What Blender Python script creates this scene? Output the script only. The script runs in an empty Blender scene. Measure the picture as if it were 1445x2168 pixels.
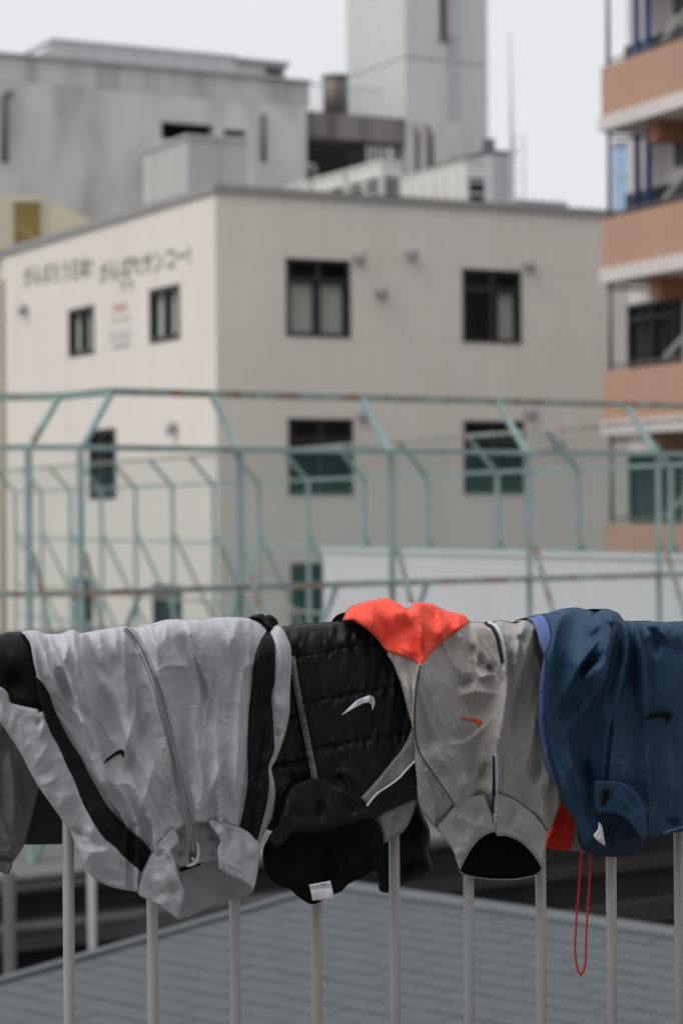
import bpy, math, random
import numpy as np
from mathutils import Matrix, Vector
from mathutils.geometry import delaunay_2d_cdt

random.seed(7)
rng = np.random.RandomState(11)
R = math.radians
scene = bpy.context.scene
COL = scene.collection

# ------------------------------------------------------------------ camera
CZ = 9.3                       # camera height above the street
F = 4860.0                     # focal length in photograph pixels (50 mm on a 22.3 mm high frame)
CX, CY = 722.5, 1084.0
ROLL = R(0.45)
cd = bpy.data.cameras.new('camera')
cam = bpy.data.objects.new('camera', cd)
COL.objects.link(cam)
cd.sensor_fit = 'VERTICAL'; cd.sensor_height = 22.3; cd.sensor_width = 22.3
cd.lens = 50.0
cd.clip_start = 0.1; cd.clip_end = 3000
cam.matrix_world = Matrix.Translation((0, 0, CZ)) @ Matrix.Rotation(R(90), 4, 'X') @ Matrix.Rotation(-ROLL, 4, 'Z')
cd.dof.use_dof = True
cd.dof.focus_distance = 3.36
cd.dof.aperture_fstop = 3.6
cd.dof.aperture_blades = 0
scene.camera = cam

# ------------------------------------------------------------------ sky and sun (overcast)
SUN_EL, SUN_AZ = R(52), R(-120)          # azimuth from +Y, clockwise: from the left, a little behind the camera
w = bpy.data.worlds.new('World'); scene.world = w; w.use_nodes = True
nt = w.node_tree; nt.nodes.clear()
out = nt.nodes.new('ShaderNodeOutputWorld'); bg = nt.nodes.new('ShaderNodeBackground')
sky = nt.nodes.new('ShaderNodeTexSky'); sky.sky_type = 'NISHITA'; sky.sun_disc = False
sky.sun_elevation = SUN_EL; sky.sun_rotation = SUN_AZ
sky.dust_density = 4.0; sky.air_density = 1.0
tc = nt.nodes.new('ShaderNodeTexCoord')
nz = nt.nodes.new('ShaderNodeTexNoise'); nz.inputs['Scale'].default_value = 2.2; nz.inputs['Detail'].default_value = 4
mp = nt.nodes.new('ShaderNodeMapping'); mp.inputs['Scale'].default_value = (1, 1, 3)
cr = nt.nodes.new('ShaderNodeValToRGB')
cr.color_ramp.elements[0].position = 0.3; cr.color_ramp.elements[0].color = (6.5, 6.68, 7.05, 1)
cr.color_ramp.elements[1].position = 0.7; cr.color_ramp.elements[1].color = (6.95, 7.03, 7.25, 1)
mix = nt.nodes.new('ShaderNodeMix'); mix.data_type = 'RGBA'; mix.inputs[0].default_value = 0.94
nt.links.new(tc.outputs['Generated'], mp.inputs['Vector']); nt.links.new(mp.outputs[0], nz.inputs['Vector'])
nt.links.new(nz.outputs['Fac'], cr.inputs[0])
nt.links.new(sky.outputs[0], mix.inputs[6]); nt.links.new(cr.outputs[0], mix.inputs[7])
nt.links.new(mix.outputs[2], bg.inputs[0]); bg.inputs[1].default_value = 0.1
nt.links.new(bg.outputs[0], out.inputs[0])

sl = bpy.data.lights.new('sun', 'SUN'); sl.energy = 1.5; sl.angle = R(42); sl.color = (1.0, 0.97, 0.93)
so = bpy.data.objects.new('sun', sl); COL.objects.link(so)
sdir = Vector((math.sin(SUN_AZ) * math.cos(SUN_EL), math.cos(SUN_AZ) * math.cos(SUN_EL), math.sin(SUN_EL)))
so.rotation_euler = (-sdir).to_track_quat('-Z', 'Y').to_euler(); so.location = (0, 0, 40)

vs = scene.view_settings
vs.view_transform = 'Standard'; vs.look = 'None'; vs.gamma = 1; vs.exposure = 0.28; vs.use_curve_mapping = False
scene.cycles.use_denoising = True
scene.cycles.max_bounces = 6
scene.cycles.transparent_max_bounces = 16

# ------------------------------------------------------------------ pixel helpers
SR, CR_ = math.sin(ROLL), math.cos(ROLL)
def uv(x, y):
    """photograph pixel -> (right, up) slope of its ray for a level camera"""
    dx, dy = x - CX, y - CY
    return (dx * CR_ - dy * SR) / F, -(dx * SR + dy * CR_) / F
def at(x, y, Z):
    u, v = uv(x, y)
    return Vector((u * Z, Z, CZ + v * Z))

# ------------------------------------------------------------------ materials
MATS = {}
def mat(name, col, rough=0.7, var=0.08, vscale=3.0, bump=0.0, bscale=60.0, metal=0.0, sheen=0.0, stain=None, spec=0.5,
        vstretch=(1, 1, 1), rust=None, bump2=None, weave=None, crumple=None):
    m = bpy.data.materials.new(name); m.use_nodes = True
    n = m.node_tree.nodes; l = m.node_tree.links
    b = n['Principled BSDF']
    b.inputs['Roughness'].default_value = rough; b.inputs['Metallic'].default_value = metal
    b.inputs['Specular IOR Level'].default_value = spec
    if sheen: b.inputs['Sheen Weight'].default_value = sheen; b.inputs['Sheen Roughness'].default_value = 0.5
    t = n.new('ShaderNodeTexCoord'); mpn = n.new('ShaderNodeMapping'); mpn.inputs['Scale'].default_value = vstretch
    l.new(t.outputs['Object'], mpn.inputs['Vector'])
    a = n.new('ShaderNodeTexNoise'); a.inputs['Scale'].default_value = vscale; a.inputs['Detail'].default_value = 6
    a.inputs['Roughness'].default_value = 0.65
    l.new(mpn.outputs[0], a.inputs['Vector'])
    r = n.new('ShaderNodeValToRGB')
    r.color_ramp.elements[0].position = 0.3; r.color_ramp.elements[1].position = 0.72
    r.color_ramp.elements[0].color = (*[c * (1 - var) for c in col], 1)
    r.color_ramp.elements[1].color = (*[min(1, c * (1 + var)) for c in col], 1)
    l.new(a.outputs['Fac'], r.inputs[0])
    cur = r.outputs[0]
    if rust or stain:
        rc, lo, hi, sc, st = rust or stain
        m2 = n.new('ShaderNodeMapping'); m2.inputs['Scale'].default_value = st
        l.new(t.outputs['Object'], m2.inputs['Vector'])
        a2 = n.new('ShaderNodeTexNoise'); a2.inputs['Scale'].default_value = sc; a2.inputs['Detail'].default_value = 7
        l.new(m2.outputs[0], a2.inputs['Vector'])
        r2 = n.new('ShaderNodeValToRGB'); r2.color_ramp.elements[0].position = lo; r2.color_ramp.elements[1].position = hi
        l.new(a2.outputs['Fac'], r2.inputs[0])
        mx = n.new('ShaderNodeMix'); mx.data_type = 'RGBA'
        l.new(r2.outputs[0], mx.inputs[0]); l.new(cur, mx.inputs[6]); mx.inputs[7].default_value = (*rc, 1)
        cur = mx.outputs[2]
    l.new(cur, b.inputs['Base Color'])
    if bump:
        nb = n.new('ShaderNodeTexNoise'); nb.inputs['Scale'].default_value = bscale; nb.inputs['Detail'].default_value = 5
        l.new(t.outputs['Object'], nb.inputs['Vector'])
        bp = n.new('ShaderNodeBump'); bp.inputs['Strength'].default_value = bump; bp.inputs['Distance'].default_value = 0.004
        l.new(nb.outputs['Fac'], bp.inputs['Height'])
        last = bp
        if bump2:
            nb2 = n.new('ShaderNodeTexNoise'); nb2.inputs['Scale'].default_value = bump2[1]; nb2.inputs['Detail'].default_value = 3
            l.new(t.outputs['Object'], nb2.inputs['Vector'])
            bp2 = n.new('ShaderNodeBump'); bp2.inputs['Strength'].default_value = bump2[0]; bp2.inputs['Distance'].default_value = 0.001
            l.new(nb2.outputs['Fac'], bp2.inputs['Height']); l.new(last.outputs[0], bp2.inputs['Normal']); last = bp2
        if crumple:
            rn = n.new('ShaderNodeTexNoise'); rn.noise_type = 'RIDGED_MULTIFRACTAL'; rn.inputs['Scale'].default_value = crumple[1]; rn.inputs['Detail'].default_value = 3
            m4 = n.new('ShaderNodeMapping'); m4.inputs['Rotation'].default_value = (0, 0.3, 0); m4.inputs['Scale'].default_value = (1.3, 1.3, 0.6)
            l.new(t.outputs['Object'], m4.inputs['Vector']); l.new(m4.outputs[0], rn.inputs['Vector'])
            bp4 = n.new('ShaderNodeBump'); bp4.inputs['Strength'].default_value = crumple[0]; bp4.inputs['Distance'].default_value = 0.006
            l.new(rn.outputs['Fac'], bp4.inputs['Height']); l.new(last.outputs[0], bp4.inputs['Normal']); last = bp4
        if weave:
            vo = n.new('ShaderNodeTexVoronoi'); vo.inputs['Scale'].default_value = weave; vo.inputs['Randomness'].default_value = 0.15
            l.new(t.outputs['Object'], vo.inputs['Vector'])
            bp3 = n.new('ShaderNodeBump'); bp3.inputs['Strength'].default_value = 0.8; bp3.inputs['Distance'].default_value = 0.001
            l.new(vo.outputs['Distance'], bp3.inputs['Height']); l.new(last.outputs[0], bp3.inputs['Normal']); last = bp3
        l.new(last.outputs[0], b.inputs['Normal'])
    MATS[name] = m
    return m

def glass_mat(name, tint=(0.02, 0.025, 0.03), clear=0.45):
    m = bpy.data.materials.new(name); m.use_nodes = True
    n = m.node_tree.nodes; l = m.node_tree.links
    b = n['Principled BSDF']; b.inputs['Base Color'].default_value = (*tint, 1); b.inputs['Roughness'].default_value = 0.08
    tr = n.new('ShaderNodeBsdfTransparent'); mx = n.new('ShaderNodeMixShader'); mx.inputs[0].default_value = clear
    l.new(b.outputs[0], mx.inputs[1]); l.new(tr.outputs[0], mx.inputs[2]); l.new(mx.outputs[0], n['Material Output'].inputs[0])
    MATS[name] = m
def net_mat(name, col, cover):
    m = bpy.data.materials.new(name); m.use_nodes = True
    n = m.node_tree.nodes; l = m.node_tree.links
    b = n['Principled BSDF']; b.inputs['Base Color'].default_value = (*col, 1); b.inputs['Roughness'].default_value = 0.8
    tr = n.new('ShaderNodeBsdfTransparent'); mx = n.new('ShaderNodeMixShader'); mx.inputs[0].default_value = 1 - cover
    l.new(b.outputs[0], mx.inputs[1]); l.new(tr.outputs[0], mx.inputs[2]); l.new(mx.outputs[0], n['Material Output'].inputs[0])
    MATS[name] = m

STREAK = (1.0, 1.0, 0.12)
mat('asphalt', (0.06, 0.06, 0.062), 0.9, 0.2, 0.6)
mat('concrete_floor', (0.20, 0.195, 0.19), 0.85, 0.1, 2)
mat('rail_paint', (0.36, 0.35, 0.34), 0.42, 0.05, 6, bump=0.12, bscale=25, stain=((0.20, 0.185, 0.165), 0.60, 0.82, 9, (1, 1, 0.25)))
mat('cream_wall', (0.76, 0.715, 0.65), 0.8, 0.04, 0.8, vstretch=STREAK, stain=((0.68, 0.62, 0.55), 0.5, 0.95, 1.6, (1, 1, 0.1)))
mat('dark_frame', (0.022, 0.022, 0.026), 0.45)
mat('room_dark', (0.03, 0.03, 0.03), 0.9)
mat('curtain', (0.72, 0.73, 0.66), 0.9, 0.15, 12, vstretch=(3, 3, 0.1))
mat('coping_grey', (0.30, 0.295, 0.29), 0.6, 0.1, 2)
mat('vent_metal', (0.36, 0.36, 0.37), 0.45, 0.1, 8, metal=0.3)
mat('sign_black', (0.05, 0.055, 0.06), 0.6)
mat('sign_red', (0.52, 0.10, 0.08), 0.6)
mat('sign_blue', (0.34, 0.38, 0.50), 0.6)
mat('sign_grey', (0.24, 0.25, 0.27), 0.6)
mat('old_concrete', (0.60, 0.585, 0.565), 0.9, 0.08, 0.35, vstretch=(1, 1, 0.25), stain=((0.33, 0.305, 0.29), 0.45, 0.8, 1.1, (1, 1, 0.3)))
mat('streaked_concrete', (0.56, 0.545, 0.525), 0.9, 0.12, 0.6, vstretch=(1, 1, 0.1), stain=((0.20, 0.18, 0.17), 0.42, 0.85, 1.3, (1, 1, 0.1)))
mat('stained_concrete', (0.25, 0.225, 0.21), 0.9, 0.25, 0.8, vstretch=STREAK, stain=((0.07, 0.055, 0.05), 0.45, 0.72, 1.1, (1, 1, 0.12)))
mat('tower_concrete', (0.58, 0.585, 0.58), 0.85, 0.05, 0.3, vstretch=STREAK)
mat('metal_sheet', (0.50, 0.50, 0.52), 0.5, 0.06, 0.6, vstretch=(1, 1, 0.2))
mat('tank_green_grey', (0.45, 0.455, 0.43), 0.6, 0.08, 1.0, vstretch=STREAK)
mat('unit_white', (0.66, 0.65, 0.61), 0.5, 0.06, 1.5, vstretch=STREAK)
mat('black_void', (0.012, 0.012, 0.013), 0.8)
mat('yellow_glass', (0.22, 0.15, 0.025), 0.25, 0.25, 1.2)
mat('beige_wall', (0.55, 0.49, 0.38), 0.7, 0.05, 1)
mat('orange_paint', (0.44, 0.265, 0.185), 0.8, 0.05, 0.7, vstretch=(1, 1, 0.3))
mat('slab_white', (0.62, 0.575, 0.55), 0.8, 0.08, 1.2)
mat('beam_orange', (0.30, 0.13, 0.07), 0.8, 0.08, 1)
mat('blue_pipe', (0.05, 0.13, 0.36), 0.5, 0.08, 2)
mat('pale_blue', (0.42, 0.56, 0.78), 0.6, 0.05, 0.3)
mat('pole_grey', (0.13, 0.13, 0.13), 0.5, 0.1, 3)
mat('fence_green', (0.26, 0.37, 0.35), 0.6, 0.2, 5, rust=((0.26, 0.18, 0.14), 0.6, 0.74, 6.0, (1, 1, 1)))
mat('fence_rusty', (0.27, 0.36, 0.33), 0.7, 0.2, 5, rust=((0.27, 0.16, 0.115), 0.45, 0.62, 7, (1, 1, 1)))
mat('white_panel', (0.56, 0.57, 0.58), 0.55, 0.03, 0.8)
mat('dark_wall', (0.020, 0.019, 0.020), 0.8, 0.25, 1.5)  # near-black colour holds the shade on the wall below the deck
mat('light_ledge', (0.13, 0.128, 0.12), 0.8, 0.12, 2)
mat('grey_ledge', (0.085, 0.085, 0.09), 0.8, 0.1, 2)
mat('rust_gutter', (0.22, 0.105, 0.045), 0.8, 0.4, 4, stain=((0.05, 0.045, 0.04), 0.45, 0.6, 2.5, (1, 1, 1)))
mat('brown_ledge', (0.03, 0.024, 0.023), 0.8, 0.2, 2)
mat('slate', (0.088, 0.102, 0.112), 0.75, 0.12, 2.5, bump=0.3, bscale=80)
mat('slate_cap', (0.105, 0.12, 0.13), 0.7, 0.1, 3)
mat('added_wall', (0.5, 0.48, 0.45), 0.9, 0.06, 1)
glass_mat('window_glass', clear=0.86)
net_mat('green_net', (0.11, 0.27, 0.25), 0.11)

# ------------------------------------------------------------------ mesh helpers
class MB:
    def __init__(s): s.v = []; s.f = []
    def quadbox(s, p):                       # p: 8 corners, bottom 4 ccw then top 4
        b = len(s.v); s.v += [Vector(q) for q in p]
        for q in ((3, 2, 1, 0), (4, 5, 6, 7), (0, 1, 5, 4), (1, 2, 6, 5), (2, 3, 7, 6), (3, 0, 4, 7)):
            s.f.append(tuple(b + i for i in q))
        return s
    def box(s, x0, x1, y0, y1, z0, z1):
        return s.quadbox([(x0, y0, z0), (x1, y0, z0), (x1, y1, z0), (x0, y1, z0), (x0, y0, z1), (x1, y0, z1), (x1, y1, z1), (x0, y1, z1)])
    def bar(s, a, b, w, h=None, up=Vector((0, 0, 1))):   # square bar from a to b
        a, b = Vector(a), Vector(b); h = h or w
        d = (b - a).normalized()
        if abs(d.dot(up)) > 0.95: up = Vector((0.3, 1, 0)).normalized()
        sx = d.cross(up).normalized() * w / 2; sy = sx.cross(d).normalized() * h / 2
        return s.quadbox([a - sx - sy, a + sx - sy, a + sx + sy, a - sx + sy, b - sx - sy, b + sx - sy, b + sx + sy, b - sx + sy])
    def tube(s, pts, r, n=10, cap=True):
        pts = [Vector(p) for p in pts]; b = len(s.v)
        up = Vector((0, 0, 1)) if abs((pts[-1] - pts[0]).normalized().z) < 0.9 else Vector((0.2, 1, 0)).normalized()
        for i, p in enumerate(pts):
            d = (pts[min(i + 1, len(pts) - 1)] - pts[max(i - 1, 0)]).normalized()
            x = d.cross(up).normalized(); y = x.cross(d)
            rr = r[i] if isinstance(r, (list, tuple)) else r
            for k in range(n):
                a = 2 * math.pi * k / n
                s.v.append(p + x * rr * math.cos(a) + y * rr * math.sin(a))
        for i in range(len(pts) - 1):
            for k in range(n):
                s.f.append((b + i * n + k, b + i * n + (k + 1) % n, b + (i + 1) * n + (k + 1) % n, b + (i + 1) * n + k))
        if cap:
            s.f.append(tuple(b + k for k in reversed(range(n))))
            s.f.append(tuple(b + (len(pts) - 1) * n + k for k in range(n)))
        return s
    def prism(s, poly, vec):                 # polygon extruded along vec
        b = len(s.v); n = len(poly); vec = Vector(vec)
        s.v += [Vector(p) for p in poly] + [Vector(p) + vec for p in poly]
        s.f.append(tuple(range(b, b + n))[::-1]); s.f.append(tuple(range(b + n, b + 2 * n)))
        for i in range(n):
            j = (i + 1) % n
            s.f.append((b + i, b + j, b + n + j, b + n + i))
        return s

def raw(name, v, f, m, parent=None, smooth=False):
    o0 = parent_origin(parent)
    me = bpy.data.meshes.new(name)
    me.from_pydata([tuple(Vector(p) - o0) for p in v], [], f)
    me.update()
    me.materials.append(MATS[m])
    if smooth: me.polygons.foreach_set('use_smooth', [True] * len(me.polygons))
    o = bpy.data.objects.new(name, me); COL.objects.link(o)
    if parent is not None: o.parent = parent
    return o
ORIG = {}
def parent_origin(p):
    t = Vector((0, 0, 0))
    while p is not None:
        t += p.location; p = p.parent
    return t
def fixn(o):
    import bmesh
    bm = bmesh.new(); bm.from_mesh(o.data); bmesh.ops.recalc_face_normals(bm, faces=bm.faces); bm.to_mesh(o.data); bm.free()
    return o
def build(mb, name, m, parent=None, smooth=False):
    return fixn(raw(name, mb.v, mb.f, m, parent, smooth))
def thing(name, label, cat, loc, group=None):
    o = bpy.data.objects.new(name, None); COL.objects.link(o); o.location = loc
    o.empty_display_size = 0.2
    o['label'] = label; o['category'] = cat
    if group: o['group'] = group
    return o
def tag(o, label, cat, group=None):
    o['label'] = label; o['category'] = cat
    if group: o['group'] = group
    return o
def structure(o): o['kind'] = 'structure'; return o

class Facade:
    """vertical wall plane: origin (x, y), running along s, facing n (towards the viewer)"""
    def __init__(s, x, y, ang, flip=False):
        s.o = Vector((x, y, 0)); s.d = Vector((math.cos(ang), math.sin(ang), 0))
        s.n = Vector((math.sin(ang), -math.cos(ang), 0))
        if flip: s.n = -s.n
    def P(s, a, z, out=0.0):
        return s.o + s.d * a + s.n * out + Vector((0, 0, z))
    def hit(s, px, py, out=0.0):
        u, v = uv(px, py); r = Vector((u, 1, v)); o = s.o + s.n * out
        t = o.dot(s.n) / r.dot(s.n); p = r * t
        return (p - o).dot(s.d), CZ + p.z
    def bx(s, mb, a0, a1, z0, z1, o0, o1):
        q = [s.P(a0, z0, o0), s.P(a1, z0, o0), s.P(a1, z0, o1), s.P(a0, z0, o1)]
        return mb.quadbox(q + [p + Vector((0, 0, z1 - z0)) for p in q])

# ------------------------------------------------------------------ setting
structure(build(MB().box(-400, 400, -60, 900, -0.5, 0.0), 'ground', 'asphalt'))

def wall_panels(fac, parent, ss, zs, openings, m, gap=0.005, thick=0.22, name='wall_panel'):
    for i in range(len(ss) - 1):
        for j in range(len(zs) - 1):
            c = ((ss[i] + ss[i + 1]) / 2, (zs[j] + zs[j + 1]) / 2)
            if any(a0 < c[0] < a1 and z0 < c[1] < z1 for a0, a1, z0, z1 in openings): continue
            mb = MB(); fac.bx(mb, ss[i] + gap, ss[i + 1] - gap, zs[j] + gap, zs[j + 1] - gap, -thick, 0.0)
            build(mb, name, m, parent)
def splits(lo, hi, fixed, step):
    """split positions: the fixed lines, and even steps between them"""
    f = sorted(set([lo, hi] + [round(x, 3) for x in fixed if lo < x < hi])); r = [f[0]]
    for a, b in zip(f, f[1:]):
        n = max(1, round((b - a) / step)); r += [a + (b - a) * k / n for k in range(1, n + 1)]
    return r
def window(fac, parent, op, transom=0.0, curtains=(), name='window', mull=True, fw=0.07, depth=0.12):
    a0, a1, z0, z1 = op
    mb = MB(); o0, o1 = -depth, 0.025
    fac.bx(mb, a0, a0 + fw, z0, z1, o0, o1); fac.bx(mb, a1 - fw, a1, z0, z1, o0, o1)
    fac.bx(mb, a0 + fw, a1 - fw, z0, z0 + fw, o0, o1); fac.bx(mb, a0 + fw, a1 - fw, z1 - fw, z1, o0, o1)
    mid = (a0 + a1) / 2; zt = z1 - fw
    if transom:
        zt = z1 - transom * (z1 - z0); fac.bx(mb, a0 + fw, a1 - fw, zt, zt + 0.09, o0 + 0.01, o1 - 0.01)
    if mull: fac.bx(mb, mid - 0.045, mid + 0.045, z0 + fw, z1 - fw, o0 + 0.02, o1 - 0.02)
    wo = build(mb, name, 'dark_frame', parent)
    halves = [(a0 + fw, mid - 0.045), (mid + 0.045, a1 - fw)] if mull else [(a0 + fw, a1 - fw)]
    for p0, p1 in halves:
        mb = MB(); fac.bx(mb, p0, p1, z0 + fw, zt, -0.06, -0.05); build(mb, 'pane', 'window_glass', wo)
        if transom:
            mb = MB(); fac.bx(mb, p0, p1, zt + 0.09, z1 - fw, -0.06, -0.05); build(mb, 'pane', 'window_glass', wo)
    for c0, c1 in curtains:                  # wavy curtain hanging inside, given as fractions of the width
        n = 24; v = []; f = []
        for k in range(n + 1):
            a = a0 + fw + (a1 - a0 - 2 * fw) * (c0 + (c1 - c0) * k / n); oo = -0.13 - 0.025 * math.sin(k * 1.9)
            v += [fac.P(a, z0 + 0.05, oo), fac.P(a, zt - 0.02, oo)]
        for k in range(n): f.append((2 * k, 2 * k + 2, 2 * k + 3, 2 * k + 1))
        raw('curtain', v, f, 'curtain', wo, True)
    return wo
def opening(fac, x0, y0, x1, y1):
    """opening in wall coordinates from a window's pixel corners"""
    ym = (y0 + y1) / 2; xm = (x0 + x1) / 2
    a0, a1 = fac.hit(x0, ym)[0], fac.hit(x1, ym)[0]
    z0, z1 = fac.hit(xm, y1)[1], fac.hit(xm, y0)[1]
    return (round(min(a0, a1), 3), round(max(a0, a1), 3), round(z0, 3), round(z1, 3))
def vent(fac, parent, px, py, r=0.11):
    a, z = fac.hit(px, py); v = []; f = []
    # round collar with a hood that overhangs downwards
    n = 12
    for k, (oo, rr) in enumerate(((0.0, r), (0.1, r), (0.17, r * 0.8), (0.2, r * 0.3))):
        for i in range(n):
            t = 2 * math.pi * i / n
            dz = rr * math.sin(t) - (0.05 * k if math.sin(t) < 0 else 0)
            v.append(fac.P(a + rr * math.cos(t), z + dz, oo))
    for k in range(3):
        for i in range(n): f.append((k * n + i, k * n + (i + 1) % n, (k + 1) * n + (i + 1) % n, (k + 1) * n + i))
    f.append(tuple(3 * n + i for i in range(n)))
    return fixn(raw('vent_hood', v, f, 'vent_metal', parent, True))
# ------------------------------------------------------------------ cream building
ZC = 45.0
cu, cv = uv(455, 390)
CXW = cu * ZC
ROOF = CZ + cv * ZC
RA = math.atan2(0.469, 0.883)
fr = Facade(CXW, ZC, RA)                       # right-hand wall
fl = Facade(CXW, ZC, RA + math.pi / 2, True)   # left-hand wall, s runs away from the corner
cream = thing('cream_building', 'cream panelled building with dark windows and Japanese slogan on its side wall', 'building', (CXW, ZC, 0))
LR, LL, DEP = 17.0, 20.0, 20.0
opsR = [opening(fr, 605, 549, 740, 713), opening(fr, 978, 571, 1101, 726),
        opening(fr, 610, 886, 746, 1047), opening(fr, 981, 891, 1107, 1045),
        opening(fr, 616, 1191, 750, 1345), opening(fr, 983, 1195, 1110, 1345)]
opsL = [opening(fl, 147, 651, 200, 752), opening(fl, 318, 607, 381, 722),
        opening(fl, 190, 908, 246, 1056), opening(fl, 325, 1238, 386, 1340), opening(fl, 160, 1222, 197, 1330)]
zlinesR = sorted(set([fr.hit(463, 470)[1], fr.hit(463, 800)[1], fr.hit(463, 1120)[1], 6.0, 3.0]))
# keep full-width joints only where the storeys meet; window rows are cut into the same grid
def grid(fac, ops, length, zl):
    ss = splits(0.0, length, [e for o in ops for e in o[:2]], 2.4)
    zs = splits(0.0, ROOF - 0.16, [e for o in ops for e in o[2:]] + zl, 9.0)
    return ss, zs
ss, zs = grid(fr, opsR, LR, zlinesR); wall_panels(fr, cream, ss, zs, opsR, 'cream_wall', gap=0.0008)
ss, zs = grid(fl, opsL, LL, zlinesR); wall_panels(fl, cream, [0.23] + ss[1:], zs, opsL, 'cream_wall', gap=0.0008)
core = MB()
q = [fr.P(0.6, 0, -0.9), fr.P(LR, 0, -0.9), fr.P(LR, 0, -DEP), fr.P(0.6, 0, -DEP)]
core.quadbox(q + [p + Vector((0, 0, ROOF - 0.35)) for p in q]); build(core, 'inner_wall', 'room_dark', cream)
roof = MB(); q = [fr.P(0.05, ROOF - 0.34, -0.05), fr.P(LR, ROOF - 0.34, -0.05), fr.P(LR, ROOF - 0.34, -DEP), fr.P(0.05, ROOF - 0.34, -DEP)]
roof.quadbox(q + [p + Vector((0, 0, 0.12)) for p in q]); build(roof, 'roof', 'coping_grey', cream)
for fac, ln in ((fr, LR), (fl, LL)):
    mb = MB(); fac.bx(mb, -0.06 if fac is fr else 0.3, ln, ROOF - 0.16, ROOF, -0.3, 0.06); build(mb, 'coping', 'coping_grey', cream)
for i, o in enumerate(opsR):
    cur = {0: ((0.02, 0.46), (0.54, 0.98)), 1: ((0.68, 0.98),), }.get(i, ())
    window(fr, cream, o, transom=0.30, curtains=cur)
for i, o in enumerate(opsL):
    window(fl, cream, o, transom=0.0, curtains=((0.05, 0.42), (0.6, 0.95)) if i < 2 else (), fw=0.1)
for px, py in ((757, 543), (868, 535), (803, 616), (1116, 560), (1120, 872), (765, 876), (1178, 936)): vent(fr, cream, px, py)
for px, py in ((57, 653), (372, 903)): vent(fl, cream, px, py)
a, z = fl.hit(8, 600); mb = MB(); mb.tube([fl.P(a, 0, 0.1), fl.P(a, z, 0.1), fl.P(a, z + 0.12, 0.0)], 0.075, 10); build(mb, 'drainpipe', 'beige_wall', cream, True)

def wall_text(body, fac, p0, p1, hpx, m, name='lettering', flipdir=-1, bold=0.014):
    """flat lettering on a wall between two pixels of its base line"""
    c = bpy.data.curves.new(name, 'FONT'); c.body = body; c.size = 1.0; c.extrude = 0.0; c.offset = bold
    t = bpy.data.objects.new(name, c); COL.objects.link(t)
    bpy.context.view_layer.update()
    dg = bpy.context.evaluated_depsgraph_get()
    me = bpy.data.meshes.new_from_object(t.evaluated_get(dg))
    v = [tuple(p.co) for p in me.vertices]; f = [tuple(p.vertices) for p in me.polygons]
    bpy.data.objects.remove(t)
    if not v: return None
    x0 = min(p[0] for p in v); x1 = max(p[0] for p in v); y0 = min(p[1] for p in v); y1 = max(p[1] for p in v)
    a0, za = fac.hit(*p0); a1, zb = fac.hit(*p1)
    h = abs(fac.hit(p0[0], p0[1] - hpx)[1] - za)
    V = []
    for p in v:
        k = (p[0] - x0) / (x1 - x0)
        V.append(fac.P(a0 + (a1 - a0) * k, za + (zb - za) * k + h * (p[1] - y0) / (y1 - y0), 0.006))
    return raw(name, V, f, m, cream)
wall_text('がんばろう日本!', fl, (52, 609), (197, 588), 44, 'sign_black')
wall_text('がんばれサンコー!', fl, (212, 601), (404, 562), 46, 'sign_black')
# small emblem: a red roof-like mark over rows of coloured lettering
def strokes(name, m, rows):
    mb = MB()
    for (xa, ya, xb, yb, wpx) in rows:
        a0, z0 = fl.hit(xa, ya); a1, z1 = fl.hit(xb, yb)
        mb.bar(fl.P(a0, z0, 0.006), fl.P(a1, z1, 0.006), wpx * 45 / F, 0.006, up=fl.n)
    build(mb, name, m, cream)
strokes('small_lettering', 'sign_grey', [(x + a, 612 - b, x + c, 612 - d, 3.2) for x in (256,) for a, b, c, d in ((0, 14, 11, 16), (1, 8, 10, 9.5), (5.5, 16, 5, 0), (1, 1, 10, 2.5))])
strokes('small_lettering', 'sign_grey', [(x + a, 609 - b, x + c, 609 - d, 3.2) for x in (273,) for a, b, c, d in ((0, 14, 11, 16), (1, 7, 10, 8.5), (5.5, 16, 5, 0), (1, 1, 10, 2.5))])
strokes('emblem', 'sign_red', [(240, 664, 248, 643, 4), (248, 643, 256, 662, 4), (256, 662, 262, 642, 4), (262, 642, 271, 660, 4), (243, 652, 268, 648, 3)])
strokes('emblem_row', 'sign_grey', [(x, 687 - (x - 238) * 0.15, x + 3, 672 - (x - 238) * 0.15, 4) for x in (238, 247, 256, 265, 272)])
strokes('emblem_row', 'sign_blue', [(x, 718 - (x - 235) * 0.15, x + 4, 700 - (x - 235) * 0.15, 5) for x in (235, 244, 253, 262, 271)] + [(233, 722, 279, 714, 3)])
strokes('emblem_row', 'sign_grey', [(240, 736, 276, 729, 6)])

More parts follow.
